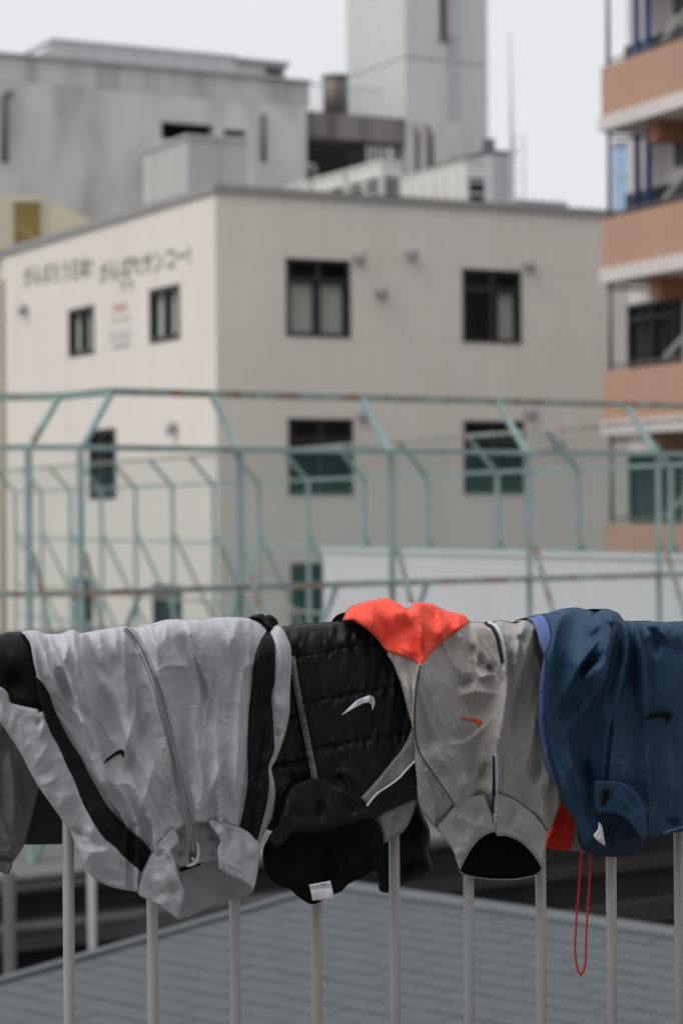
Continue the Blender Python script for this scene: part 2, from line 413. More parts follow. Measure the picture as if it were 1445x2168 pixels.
# things standing on the cream roof
RT = ROOF - 0.22
def roof_box(name, label, cat, pxs, Z, ang, dims, m, group=None):
    pass
def ac_unit(x, y, ang, L, D, H, label, group, grille_side=True):
    t = thing('cooling_unit', label, 'cooling unit', (x, y, RT), group)
    f = Facade(x, y, ang); mb = MB()
    b = 0.05
    f.bx(mb, 0, L, RT + 0.1, RT + H, -D, 0); build(mb, 'casing', 'unit_white', t)
    for k in (0.1, L - 0.2):
        mb = MB(); f.bx(mb, k, k + 0.1, RT, RT + 0.1, -D, 0); build(mb, 'foot', 'pole_grey', t)
    # top cap a little proud
    mb = MB(); f.bx(mb, -0.03, L + 0.03, RT + H, RT + H + 0.06, -D - 0.03, 0.03); build(mb, 'top_cover', 'unit_white', t)
    def grille(fa, a0, a1, z0, z1):
        mb = MB(); fa.bx(mb, a0, a1, z0, z1, 0.0, 0.012); g = build(mb, 'grille', 'black_void', t)
        n = 6
        for k in range(1, n):
            z = z0 + (z1 - z0) * k / n; mb = MB(); fa.bx(mb, a0, a1, z - 0.018, z + 0.018, 0.013, 0.04); build(mb, 'slat', 'unit_white', g)
        mb = MB(); fa.bx(mb, (a0 + a1) / 2 - 0.02, (a0 + a1) / 2 + 0.02, z0, z1, 0.041, 0.055); build(mb, 'slat', 'unit_white', g)
    grille(f, 0.12, L - 0.12, RT + 0.25, RT + H - 0.5)
    return t
# row of units running back along the left wall's direction; near end at (812, 340)
gp = 'cooling units on the cream roof'
d_l = fl.d; Zu = 52.0
pu = at(806, 400, Zu)
labs = ['white cooling unit at the front end of the row on the cream roof', 'white cooling unit second from the front end of the row on the cream roof', 'white cooling unit third from the front end of the row on the cream roof', 'white cooling unit at the rear end of the row on the cream roof']
for k in range(4):
    p = Vector((pu.x, pu.y, 0)) + d_l * (k * 1.75)
    # long side faces left-forward, short end faces the viewer
    ang = math.atan2(d_l.y, d_l.x)
    t = thing('cooling_unit', labs[k], 'cooling unit', (p.x, p.y, RT), gp)
    fs = Facade(p.x, p.y, ang, True); fe = Facade(p.x, p.y, ang - math.pi / 2)
    H = (CZ + uv(812, 338)[1] * Zu) - RT - 0.06
    mb = MB(); fs.bx(mb, 0, 1.6, RT + 0.1, RT + H, -0.55, 0); build(mb, 'casing', 'unit_white', t)
    mb = MB(); fs.bx(mb, -0.03, 1.63, RT + H, RT + H + 0.06, -0.58, 0.03); build(mb, 'top_cover', 'unit_white', t)
    for q in (0.1, 1.4):
        mb = MB(); fs.bx(mb, q, q + 0.1, RT, RT + 0.1, -0.55, 0); build(mb, 'foot', 'pole_grey', t)
    for (fa, a0, a1) in ((fs, 0.1, 0.72), (fs, 0.88, 1.5), (fe, 0.1, 0.45)):
        mb = MB(); fa.bx(mb, a0, a1, RT + 0.2, RT + H - 0.32, 0.0, 0.012); g = build(mb, 'grille', 'black_void', t)
        for z in np.linspace(RT + 0.35, RT + H - 0.45, 6):
            mb = MB(); fa.bx(mb, a0, a1, z - 0.02, z + 0.02, 0.013, 0.04); build(mb, 'slat', 'unit_white', g)
pu = at(985, 410, 53.0)
p = Vector((pu.x, pu.y, 0)); ang = math.atan2(d_l.y, d_l.x)
t = thing('cooling_unit', 'large pale cooling unit with ribbed side next to the grey tower', 'cooling unit', (p.x, p.y, RT))
fs = Facade(p.x, p.y, ang, True); fe = Facade(p.x, p.y, ang - math.pi / 2)
H = (CZ + uv(990, 343)[1] * 53.0) - RT
mb = MB(); fs.bx(mb, 0, 4.6, RT, RT + H, -0.62, 0); build(mb, 'casing', 'unit_white', t)
mb = MB(); fs.bx(mb, -0.03, 4.63, RT + H, RT + H + 0.05, -0.65, 0.03); build(mb, 'top_cover', 'unit_white', t)
for k in range(8):
    mb = MB(); fs.bx(mb, 0.3 + k * 0.55, 0.36 + k * 0.55, RT + 0.1, RT + H - 0.1, 0.0, 0.04); build(mb, 'rib', 'unit_white', t)
mb = MB(); fe.bx(mb, 0.1, 0.5, RT + 0.15, RT + H - 0.35, 0.0, 0.012); g = build(mb, 'grille', 'black_void', t)
for z in np.linspace(RT + 0.3, RT + H - 0.45, 5):
    mb = MB(); fe.bx(mb, 0.1, 0.5, z - 0.02, z + 0.02, 0.013, 0.04); build(mb, 'slat', 'unit_white', g)

# grey-green equipment cabin on the roof
Zb = 51.0
pb = at(398, 380, Zb); top = CZ + uv(398, 291)[1] * Zb
t = thing('roof_cabin', 'grey green sheet metal cabin on the cream roof below the dark slots', 'cabin', (pb.x, pb.y, RT))
f1 = Facade(pb.x, pb.y, RA); f2 = Facade(pb.x, pb.y, RA + math.pi / 2, True)
mb = MB(); f1.bx(mb, 0, 1.45, RT, top, -2.5, 0); build(mb, 'body', 'tank_green_grey', t)
mb = MB(); f1.bx(mb, -0.05, 1.5, top, top + 0.07, -2.55, 0.05); build(mb, 'roof', 'tank_green_grey', t)
for k in range(1, 4):
    mb = MB(); f2.bx(mb, k * 0.62, k * 0.62 + 0.02, RT, top, 0.0, 0.012); build(mb, 'rib', 'tank_green_grey', t)
mb = MB(); f1.bx(mb, 0.72, 0.75, RT, top, 0.0, 0.02); build(mb, 'rib', 'tank_green_grey', t)
mb = MB(); mb.tube([f1.P(1.52, RT, 0.1), f1.P(1.52, RT + 0.9, 0.1)], 0.06); build(mb, 'pipe', 'pole_grey', t, True)
# beige stair head with yellow window at the left
Zh = 56.0
pb = at(90, 480, Zh); top = CZ + uv(90, 415)[1] * Zh
t = thing('stair_head', 'beige roof stair head with a yellow brown window', 'stair head', (pb.x, pb.y, RT))
f1 = Facade(pb.x, pb.y, R(4))
q = [f1.P(-2.2, RT, 0), f1.P(0, RT, 0), f1.P(0, RT, -3), f1.P(-2.2, RT, -3)]
mb = MB(); mb.quadbox(q + [p + Vector((0, 0, top - RT)) for p in q]); build(mb, 'body', 'beige_wall', t)
mb = MB(); mb.prism([f1.P(0.01, RT, 0), f1.P(1.25, RT, 0), f1.P(1.25, top - 0.62, 0), f1.P(0.01, top, 0)], f1.n * -3); build(mb, 'lean_to', 'beige_wall', t)
a0, z0 = f1.hit(30, 500); a1, z1 = f1.hit(88, 428)
mb = MB(); f1.bx(mb, a0, a1, z0 - 0.5, z1, 0.0, 0.02); wi = build(mb, 'window', 'yellow_glass', t)
mb = MB(); f1.bx(mb, a0 - 0.08, a0, z0 - 0.5, z1 + 0.08, 0.0, 0.05); f1.bx(mb, a1, a1 + 0.08, z0 - 0.5, z1 + 0.08, 0.0, 0.05); f1.bx(mb, a0, a1, z1, z1 + 0.08, 0.0, 0.05)
mb.bar(f1.P(a0, z0 + 0.3, 0.03), f1.P(a1, z0 - 0.2, 0.03), 0.05, 0.02); build(mb, 'frame', 'beige_wall', wi)

# ------------------------------------------------------------------ old concrete building behind
ZG = 75.0
pg = at(648, 185, ZG); GT = pg.z
fg = Facade(pg.x, ZG, RA)                     # s runs to the right; the block lies at s < 0
old = thing('concrete_building', 'weathered grey concrete building with streaked parapet and dark slots', 'building', (pg.x, ZG, 0))
slots = [opening(fg, 342, 261, 452, 298), opening(fg, 473, 275, 521, 289)]
ss = splits(-24.0, 0.0, [e for o in slots for e in o[:2]], 30); zs = splits(0.0, GT, [e for o in slots for e in o[2:]] + [fg.hit(300, 395)[1]], 40)
wall_panels(fg, old, ss, zs, slots, 'old_concrete', gap=0.0, thick=0.35)
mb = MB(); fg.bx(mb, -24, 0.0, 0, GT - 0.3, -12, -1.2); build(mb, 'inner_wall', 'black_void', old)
mb = MB(); fg.bx(mb, -24, 0.12, GT - 0.62, GT + 0.14, -12, 0.008); build(mb, 'parapet', 'streaked_concrete', old)
mb = MB(); fg.bx(mb, -24, 0.15, GT + 0.141, GT + 0.22, -12, 0.12); build(mb, 'parapet_cap', 'coping_grey', old)
mb = MB(); fg.bx(mb, -0.01, 0.0, 0, GT, -12, -0.36); build(mb, 'side_wall', 'old_concrete', old)
a, z = fg.hit(556, 262); mb = MB(); mb.tube([fg.P(a, z - 1.2, 0.08), fg.P(a, z + 0.3, 0.08)], 0.09); build(mb, 'drainpipe', 'light_ledge', old, True)
a, z = fg.hit(8, 205); mb = MB(); mb.tube([fg.P(a, z - 2.0, 0.1), fg.P(a, z, 0.1), fg.P(a + 0.25, z + 0.15, 0.1)], 0.1); build(mb, 'vent_pipe', 'pole_grey', old, True)
# sheet metal penthouse on top of it
fp = Facade(*(fg.P(0, 0, -3).xy), RA)
a0 = fp.hit(45, 140)[0]; a1, zt1 = fp.hit(115, 88); a2, zt2 = fp.hit(500, 122); a3 = fp.hit(606, 140)[0]
t = thing('metal_penthouse', 'pale ribbed metal penthouse with sloping end on the concrete building', 'penthouse', (fp.P(a1, 0).x, fp.P(a1, 0).y, GT + 0.22))
mb = MB(); zr = (zt1 + zt2) / 2; base = GT + 0.22
mb.prism([fp.P(a0, base, 0), fp.P(a2, base, 0), fp.P(a2, zr, 0), fp.P(a1, zr, 0)], fp.n * -7); build(mb, 'body', 'metal_sheet', t)
mb = MB(); fp.bx(mb, a2 + 0.002, a3, base, zr - 0.12, -6.5, -0.1); bb = build(mb, 'annex', 'metal_sheet', t)
mb = MB(); fp.bx(mb, a2 - 0.1, a3 + 0.1, zr - 0.118, zr + 0.02, -6.6, 0.05); build(mb, 'annex_roof', 'coping_grey', t)
s0, z0 = fp.hit(565, 156); s1, z1 = fp.hit(598, 147)
mb = MB(); fp.bx(mb, s0, s1, z0, z1, -0.1, -0.07); build(mb, 'vent', 'black_void', t)
mb = MB(); fp.bx(mb, a1 - 0.1, a2, zr, zr + 0.08, -7.05, 0.06); build(mb, 'roof_edge', 'metal_sheet', t)
for k in range(1, 9):
    s = a1 + (a2 - a1) * k / 9; mb = MB(); fp.bx(mb, s - 0.03, s + 0.03, base, zr - 0.01, 0.0, 0.04); build(mb, 'rib', 'metal_sheet', t)

# stained frame with beam, right of the block
bs0 = 0.13; bs1 = fg.hit(866, 260)[0]; bz1 = fg.hit(740, 238)[1]; bz0 = fg.hit(740, 292)[1]
fm = thing('plant_room', 'stained concrete plant room with open dark front beside the tower', 'building', (fg.P(bs0, 0).x, fg.P(bs0, 0).y, 0))
mb = MB(); fg.bx(mb, bs0, bs1, bz0, bz1, -1.2, -0.3); build(mb, 'beam', 'stained_concrete', fm)
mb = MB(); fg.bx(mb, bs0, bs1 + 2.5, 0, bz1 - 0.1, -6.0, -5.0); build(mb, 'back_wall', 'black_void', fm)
mb = MB(); fg.bx(mb, bs0, bs1, bz0 - 2.2, bz0 - 0.9, -4.9, -4.4); build(mb, 'cross_beam', 'grey_ledge', fm)
for k in range(8):
    s = fg.hit(770, 320)[0] + k * 0.2
    mb = MB(); fg.bx(mb, s, s + 0.05, bz0 - 1.9, bz0 - 0.003, -1.1, -1.0); build(mb, 'slat', 'grey_ledge', fm)
mb = MB(); fg.bx(mb, bs0, bs1, 0, fg.hit(740, 400)[1], -1.2, -0.3); build(mb, 'lower_wall', 'old_concrete', fm)
mb = MB(); mb.tube([fg.P(fg.hit(690, 330)[0], fg.hit(690, 330)[1], -2.2), fg.P(fg.hit(725, 335)[0], fg.hit(725, 335)[1], -2.2), fg.P(fg.hit(735, 380)[0], fg.hit(735, 380)[1], -2.2)], 0.16); build(mb, 'duct', 'metal_sheet', fm, True)
for k, (xa, xb) in enumerate(((867, 888), (900, 913), (932, 986))):
    s0 = fg.hit(xa, 300)[0]; s1 = fg.hit(xb, 300)[0]; zt = fg.hit(xa, 252)[1]
    mb = MB(); fg.bx(mb, s0 + 0.003, s1, 0, zt, -1.2, -0.32); build(mb, 'post', 'old_concrete', fm)
mb = MB(); fg.bx(mb, fg.hit(888, 300)[0], fg.hit(932, 300)[0], 0, fg.hit(900, 254)[1], -1.1, -0.62); build(mb, 'recess_wall', 'stained_concrete', fm)
# pale railing screen and rusty drum on top of the beam
t = thing('screen_fence', 'pale see-through railing on the stained concrete beam beside the drum', 'railing', (fg.P(bs0, 0).x, fg.P(bs0, 0).y, bz1))
sA = fg.hit(655, 200)[0]; sB = fg.hit(835, 200)[0]; zT = fg.hit(675, 166)[1]
for k in range(16):
    s = sA + (sB - sA) * k / 15; mb = MB(); mb.tube([fg.P(s, bz1, -0.9), fg.P(s, zT, -0.9)], 0.025, 6); build(mb, 'bar', 'unit_white', t)
mb = MB(); mb.tube([fg.P(sA, zT, -0.9), fg.P(sB, zT, -0.9)], 0.04, 6); build(mb, 'top_rail', 'unit_white', t)
a, _ = fg.hit(732, 200); zt = fg.hit(732, 153)[1]; rr = 0.42
mb = MB(); mb.tube([fg.P(a, bz1, -0.75), fg.P(a, zt - 0.08, -0.75)], rr, 20)
dr = thing('drum', 'brown stained round drum standing on the concrete beam', 'drum', fg.P(a, bz1, -0.75))
build(mb, 'shell', 'stained_concrete', dr, True)
mb = MB(); mb.tube([fg.P(a, zt - 0.079, -0.75), fg.P(a, zt, -0.75)], rr + 0.05, 20); build(mb, 'lid', 'stained_concrete', dr)

# ------------------------------------------------------------------ grey tower
ZT = 79.0
pt = at(858, 125, ZT)
f1 = Facade(pt.x, ZT, RA); f2 = Facade(pt.x, ZT, RA + math.pi / 2, True)
tw = thing('grey_tower', 'tall plain grey tower with dark slot window and drainpipe', 'tower', (pt.x, pt.y, 0))
TH = CZ + uv(858, -160)[1] * ZT
wR = f1.hit(1031, 130)[0]; wL = f2.hit(733, 150)[0]; zj = f1.hit(858, 121)[1]
sl_ = opening(f1, 930, -90, 962, 80)
sl_ = (sl_[0], sl_[1], sl_[2], TH - 0.8)
ss = splits(0.0, wR, sl_[:2], 50)
for zs in ([0.0, zj - 0.02], splits(zj + 0.02, TH, sl_[2:], 50)):
    wall_panels(f1, tw, ss, zs, [sl_], 'tower_concrete', gap=0.0, thick=0.4)
    mb = MB(); f2.bx(mb, 0.402, wL, zs[0], zs[-1], -0.4, 0.0); build(mb, 'wall_panel', 'tower_concrete', tw)
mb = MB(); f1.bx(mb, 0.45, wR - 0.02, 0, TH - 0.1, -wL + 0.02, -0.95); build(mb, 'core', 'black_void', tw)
mb = MB(); f1.bx(mb, wR - 0.4, wR, 0, TH - 0.1, -wL, -0.402); build(mb, 'wall_panel', 'tower_concrete', tw)
mb = MB(); f1.bx(mb, 0.0, wR, TH + 0.001, TH + 0.15, -wL, 0.0); build(mb, 'roof', 'coping_grey', tw)
mb = MB(); f1.bx(mb, sl_[0] - 0.05, sl_[1] + 0.05, sl_[2] - 0.14, sl_[2], -0.2, 0.1); build(mb, 'sill', 'light_ledge', tw)
a = f1.hit(955, 200)[0]; mb = MB(); mb.tube([f1.P(a, 0, 0.12), f1.P(a, TH - 1, 0.12)], 0.09, 8); build(mb, 'drainpipe', 'coping_grey', tw, True)
a = (sl_[0] + sl_[1]) / 2; mb = MB(); f1.bx(mb, a + 0.05, a + 0.2, sl_[2], sl_[3], -0.4, -0.15); build(mb, 'slot_bar', 'metal_sheet', tw)

# small grey block and mast right of the tower
pb = at(1040, 420, 72.0); t = thing('machine_room', 'small grey machine room between tower and mast', 'building', (pb.x, pb.y, 0))
f3 = Facade(pb.x, pb.y, RA); s1 = f3.hit(1088, 380)[0]; z1 = f3.hit(1065, 326)[1]; z2 = f3.hit(1040, 292)[1]
mb = MB(); f3.bx(mb, 0, s1, 0, z1, -4, 0); build(mb, 'wall', 'metal_sheet', t)
mb = MB(); f3.bx(mb, -0.05, s1 + 0.05, z1, z1 + 0.1, -4.05, 0.05); build(mb, 'roof', 'pole_grey', t)
mb = MB(); f3.bx(mb, -0.02, 0.2, z1 + 0.1, z2, -0.5, -0.1); build(mb, 'chimney', 'pole_grey', t)
for k in range(1, 5):
    mb = MB(); f3.bx(mb, s1 * k / 5 - 0.02, s1 * k / 5 + 0.02, 0, z1 - 0.01, 0, 0.03); build(mb, 'rib', 'metal_sheet', t)
pb = at(1190, 440, 66.0); t = thing('low_roof', 'low pale flat roofed block behind the cream roof edge', 'building', (pb.x, pb.y, 0))
f3 = Facade(pb.x, pb.y, RA); s0 = f3.hit(1088, 430)[0]; z1 = f3.hit(1186, 429)[1]
mb = MB(); f3.bx(mb, s0, 0, 0, z1 - 0.15, -4, 0); build(mb, 'wall', 'metal_sheet', t)
mb = MB(); f3.bx(mb, s0, 0.1, z1 - 0.149, z1, -4.1, 0.1); build(mb, 'roof', 'coping_grey', t)
pm = at(1083, 420, 70.0); zt = at(1081, 68, 70).z; zc = at(1085, 292, 70).z
t = thing('mast', 'thin pale antenna mast with ladder cage beside the grey machine room', 'mast', (pm.x, pm.y, 0))
mb = MB(); mb.tube([(pm.x, pm.y, 0), (pm.x, pm.y, zc), (pm.x - 0.03, pm.y, zt)], [0.07, 0.06, 0.03], 8); build(mb, 'pole', 'metal_sheet', t, True)
for dx in (0.06, 0.36):
    mb = MB(); mb.tube([(pm.x + dx, pm.y - 0.1, 0), (pm.x + dx, pm.y - 0.1, zc)], 0.02, 6); build(mb, 'ladder_rail', 'metal_sheet', t)
for k in range(9):
    z = zc - k * 0.35; mb = MB(); mb.tube([(pm.x + 0.06, pm.y - 0.1, z), (pm.x + 0.36, pm.y - 0.1, z)], 0.015, 6); build(mb, 'rung', 'metal_sheet', t)

# ------------------------------------------------------------------ orange balcony building
ZO = 42.0
po = at(1275, 600, ZO)
ao = math.atan2(-0.916, 0.40)                 # face runs towards the viewer on the right
fo = Facade(po.x, ZO, ao)
if fo.n.x > 0: fo.n = -fo.n
og = thing('orange_building', 'orange balcony apartment block with white slabs and blue pipes', 'building', (po.x, ZO, 0))
LO = 16.0
tops = [149, 452, 775, 1106]; whites = [252, 569, 893]
zT = [fo.hit(1276, y)[1] for y in (142, 452, 778, 1108)]
zW = [fo.hit(1276, y)[1] for y in (248, 570, 893)]
st = (zT[0] - zT[3]) / 3                      # storey height
lv = zT[0] + st
WALL = -0.95                                  # recessed wall behind the balconies
for k in range(-1, 8):
    zt = zT[0] - k * st
    zb = zt - (zT[0] - zW[0])
    if zb < 0.6: break
    mb = MB(); fo.bx(mb, 0, LO, zb, zt, -0.14, 0); build(mb, 'balcony_parapet', 'orange_paint', og)
    mb = MB(); fo.bx(mb, -0.04, LO, zb - 0.26, zb - 0.002, -1.6, 0.05); sb = build(mb, 'balcony_slab', 'slab_white', og)
    for s in np.arange(1.2, LO, 3.4):
        mb = MB(); fo.bx(mb, s, s + 0.35, zb - 0.62, zb - 0.262, -1.5, -0.25); build(mb, 'beam', 'beam_orange', og)
    # thin corner post up to the next slab, handrail
    zn = zt + st - (zT[0] - zW[0]) - 0.262
    mb = MB(); mb.tube([fo.P(0.12, zt, -0.08), fo.P(0.12, zn, -0.08)], 0.04, 8); build(mb, 'corner_post', 'pole_grey', og, True)
    mb = MB(); mb.tube([fo.P(0.05, zt + 0.09, -0.07), fo.P(LO, zt + 0.09, -0.07)], 0.025, 8); build(mb, 'handrail', 'pole_grey', og, True)
    mb = MB(); mb.tube([fo.P(0.06, zn - 0.08, -0.1), fo.P(0.06, zn - 0.08, -0.9)], 0.03, 8); build(mb, 'bracket', 'pole_grey', og, True)
    # stair running up behind the parapet
    if k >= 0:
        sA = fo.hit(1390, 560)[0]
        mb = MB(); mb.prism([fo.P(sA, zt - 0.2, -0.3), fo.P(sA + 0.35, zt - 0.2, -0.3), fo.P(sA + 3.2, zt + 1.15, -0.3), fo.P(sA + 3.2, zt + 1.45, -0.3)], fo.n * -0.5)
        build(mb, 'stair_flight', 'slab_white', og)
        mb = MB(); mb.bar(fo.P(sA - 0.1, zt + 0.15, -0.22), fo.P(sA + 3.0, zt + 1.75, -0.22), 0.07); build(mb, 'stair_rail', 'coping_grey', og)
# recessed wall with windows, two storeys dark glazed, upper ones with blue pipes
wl = Facade(*(fo.P(0, 0, WALL).xy), ao); wl.n = fo.n
sW = wl.hit(1325, 640)[0]
mb = MB(); wl.bx(mb, sW - 0.12, LO, 0, zT[0] + st * 2, -6, -0.12); build(mb, 'wall', 'slab_white', og)
for k in range(0, 7):
    zt = zT[0] - k * st
    z0 = zt - 0.15; z1 = z0 + 1.35
    if k >= 2:
        s0 = sW + 0.05; s1 = sW + 1.75
        wo = window(wl, og, (s0, s1, z0 + 0.1, z1 + 0.1), transom=0.25, fw=0.08)
        mb = MB(); wl.bx(mb, s0 + 0.01, s1 - 0.01, z0 + 0.11, z1 + 0.09, -0.118, -0.1); build(mb, 'dark_backing', 'room_dark', wo)  # near-black sheet behind the glass stands in for the unlit room
    else:
        mb = MB(); wl.bx(mb, sW - 0.1, sW + 2.6, z0 - 0.5, zt + 0.62, -0.118, -0.05); build(mb, 'dark_panel', 'dark_frame', og)
        mb = MB(); wl.bx(mb, sW + 1.6, sW + 4.0, zt + 0.9, zt + 1.6, -0.118, -0.06); build(mb, 'dark_panel', 'grey_ledge', og)
for xp in (1360, 1384):
    a = wl.hit(xp, 380)[0]; mb = MB(); mb.tube([wl.P(a, zT[1] - 0.4, 0.12), wl.P(a, zT[0] + st * 2, 0.12)], 0.065, 10); build(mb, 'drainpipe', 'blue_pipe', og, True)
# pale blue building far behind
pb = at(1300, 440, 140.0); t = thing('blue_building', 'pale blue tower block seen past the balcony corner post', 'building', (pb.x, pb.y, 0))
z1 = at(1300, 308, 140).z
mb = MB(); mb.box(pb.x, pb.x + 9, pb.y, pb.y + 1.5, 0, z1); build(mb, 'wall', 'pale_blue', t)
mb = MB(); mb.box(pb.x, pb.x + 9.1, pb.y - 0.1, pb.y + 1.6, z1 + 0.001, z1 + 0.25); build(mb, 'roof', 'coping_grey', t)
for k in range(6):
    mb = MB(); mb.box(pb.x + 0.3, pb.x + 8.7, pb.y - 0.05, pb.y - 0.001, z1 - 1.9 - k * 3.2, z1 - 1.7 - k * 3.2); build(mb, 'band', 'metal_sheet', t)
# ------------------------------------------------------------------ rooftop ball court behind the railing
AA = R(34.0)
ZA = 16.0
uA = uv(508, 1000)[0]
fa = Facade(uA * ZA, ZA, AA)
DECK = CZ - 2.27
dk = thing('court_building', 'dark walled flat roofed building carrying the green court fences', 'building', (fa.P(0, 0).x, fa.P(0, 0).y, 0))
def quad(f, a0, a1, o0, o1, z0, z1, name, m, par):
    mb = MB(); f.bx(mb, a0, a1, z0, z1, o0, o1); return build(mb, name, m, par)
quad(fa, -9, 13, -27, 0.9, 0, DECK - 0.05, 'wall', 'dark_wall', dk)
quad(fa, -9, 13.1, -27, 0.95, DECK - 0.048, DECK, 'roof', 'light_ledge', dk)
quad(fa, -9, 13.1, 0.62, 1.08, DECK + 0.001, DECK + 0.05, 'coping', 'light_ledge', dk)
quad(fa, -9, 0.2, 0.902, 1.2, DECK - 0.34, DECK - 0.2, 'ledge', 'grey_ledge', dk)
quad(fa, 0.202, 13.1, 0.902, 1.05, DECK - 0.34, DECK - 0.24, 'ledge', 'brown_ledge', dk)
quad(fa, -9, -0.5, 0.902, 1.12, DECK - 0.66, DECK - 0.52, 'gutter', 'rust_gutter', dk)
quad(fa, -0.4, 13.1, 0.902, 1.15, DECK - 0.72, DECK - 0.56, 'ledge', 'brown_ledge', dk)
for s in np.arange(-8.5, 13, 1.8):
    quad(fa, s, s + 0.12, 0.902, 0.98, 0, DECK - 0.73, 'pilaster', 'dark_wall', dk)
quad(fa, -9, 13.1, 0.902, 0.97, DECK - 1.42, DECK - 1.30, 'ledge', 'brown_ledge', dk)
# pipe handrail in front of the dark wall
hz = at(150, 1968, 13.6).z
hr = thing('pipe_handrail', 'grey pipe handrail on tall posts in front of the dark wall', 'handrail', (at(195, 2000, 13.6).x, 13.6, 0))
p0 = at(-60, 1985, 13.4); p1 = at(290, 1955, 14.0)
mb = MB(); mb.tube([Vector((p0.x, p0.y, hz)), Vector((p1.x, p1.y, hz))], 0.032, 8); build(mb, 'rail', 'grey_ledge', hr, True)
mb = MB(); mb.tube([Vector((p0.x, p0.y, hz + 0.3)), Vector((p1.x, p1.y, hz + 0.3))], 0.028, 8); build(mb, 'rail', 'grey_ledge', hr, True)
for xp, r_, m_ in ((195, 0.027, 'coping_grey'), (22, 0.04, 'grey_ledge')):
    k = (xp + 60) / 350; px_ = p0.lerp(p1, k)
    mb = MB(); mb.tube([(px_.x, px_.y - 0.08, 0), (px_.x, px_.y - 0.08, hz + 0.36)], r_, 8); build(mb, 'post', m_, hr, True)

def fence_bits(t, f, posts, lean, zb, ztop, base, brace_out, wp, netz):
    pass
BZ = CZ + 0.44; TZ = CZ + 0.845; LEAN = 0.38
fA = thing('court_fence', 'near green court fence with rusty cranked top rail', 'fence', (fa.P(0, 0).x, fa.P(0, 0).y, DECK))
pxA = [508, 828, 1118, 1392]
sA = [fa.hit(x, 1000)[0] for x in pxA]; sA += [sA[-1] + 1.55, sA[-1] + 3.1]
W = 0.038
for s in sA:
    mb = MB(); mb.bar(fa.P(s, DECK, 0), fa.P(s, BZ, 0), W); p = build(mb, 'post', 'fence_green', fA)
    mb = MB(); mb.bar(fa.P(s, BZ - 0.02, 0), fa.P(s, TZ, -LEAN), W * 0.9); build(mb, 'arm', 'fence_green', fA)
    mb = MB(); mb.bar(fa.P(s + 0.03, CZ - 0.27, 0.03), fa.P(s + 0.03, DECK, 0.03 + 0.85), W * 0.75); build(mb, 'brace', 'fence_rusty', fA)
# left return: two posts whose arms lean to the right
ZR = 15.0
ret = []
for xp, (xt, yt) in ((60, (125, 840)), (170, (237, 829))):
    pb_ = at(xp, 947, ZR); top = at(xt, yt, ZR + 0.28); ret.append((pb_, top))
    mb = MB(); mb.bar((pb_.x, pb_.y, DECK), pb_, W); build(mb, 'post', 'fence_green', fA)
    mb = MB(); mb.bar(pb_ - Vector((0, 0, 0.02)), top, W * 0.9); build(mb, 'arm', 'fence_rusty' if xp == 60 else 'fence_green', fA)
    a = Vector((pb_.x + 0.03, pb_.y - 0.03, CZ - 0.25)); mb = MB(); mb.bar(a, a + Vector((0.55, -0.55, -2.3)), W * 0.7); build(mb, 'brace', 'fence_rusty', fA)
lt = ret[0][1] + Vector((-2.2, 0.0, 0.0)); lb = ret[0][0] + Vector((-2.2, 0, 0))
tr0 = fa.P(sA[0] - 0.02, TZ, -LEAN)
for a, b, m_, ww in ((lt, ret[0][1], 'fence_rusty', 0.048), (ret[0][1], ret[1][1], 'fence_green', 0.048), (ret[1][1], tr0, 'fence_rusty', 0.048),
                 (tr0, fa.P(sA[-1], TZ, -LEAN), 'fence_rusty', 0.048),
                 (lb, ret[0][0], 'fence_green', 0.038), (ret[0][0], ret[1][0], 'fence_green', 0.038), (ret[1][0], fa.P(sA[0], BZ, 0), 'fence_green', 0.038),
                 (fa.P(sA[0], BZ, 0), fa.P(sA[-1], BZ, 0), 'fence_green', 0.038)):
    mb = MB(); mb.bar(a, b, ww); build(mb, 'rail', m_, fA)
for zr in (CZ - 0.52, DECK + 0.35):
    A = Vector((lb.x, lb.y, zr)); B = Vector((ret[1][0].x, ret[1][0].y, zr)); C_ = fa.P(sA[0], zr, 0); D_ = fa.P(sA[-1], zr, 0)
    for a, b in ((A, B), (B, C_), (C_, D_)):
        mb = MB(); mb.bar(a, b, 0.04); build(mb, 'rail', 'fence_rusty', fA)
# diagonal stays low down
for i in range(-1, 3):
    a = fa.P(sA[0] + i * 0.8 - 0.8, DECK, 0.01); b = fa.P(sA[0] + i * 0.8, CZ - 0.52, 0.01)
    mb = MB(); mb.bar(a, b, 0.03); build(mb, 'stay', 'fence_green', fA)
def net(t, pts):
    v = []; f = []
    for i, (a, b) in enumerate(pts): v += [a, b]
    for i in range(len(pts) - 1): f.append((2 * i, 2 * i + 2, 2 * i + 3, 2 * i + 1))
    o = raw('net', v, f, 'green_net', t); return o
def dn(p, z): return Vector((p.x, p.y, z))
net(fA, [(dn(lb, DECK + 0.05), lb), (dn(ret[0][0], DECK + 0.05), ret[0][0]), (dn(ret[1][0], DECK + 0.05), ret[1][0]), (fa.P(sA[0], DECK + 0.05), fa.P(sA[0], BZ)), (fa.P(sA[-1], DECK + 0.05), fa.P(sA[-1], BZ))])

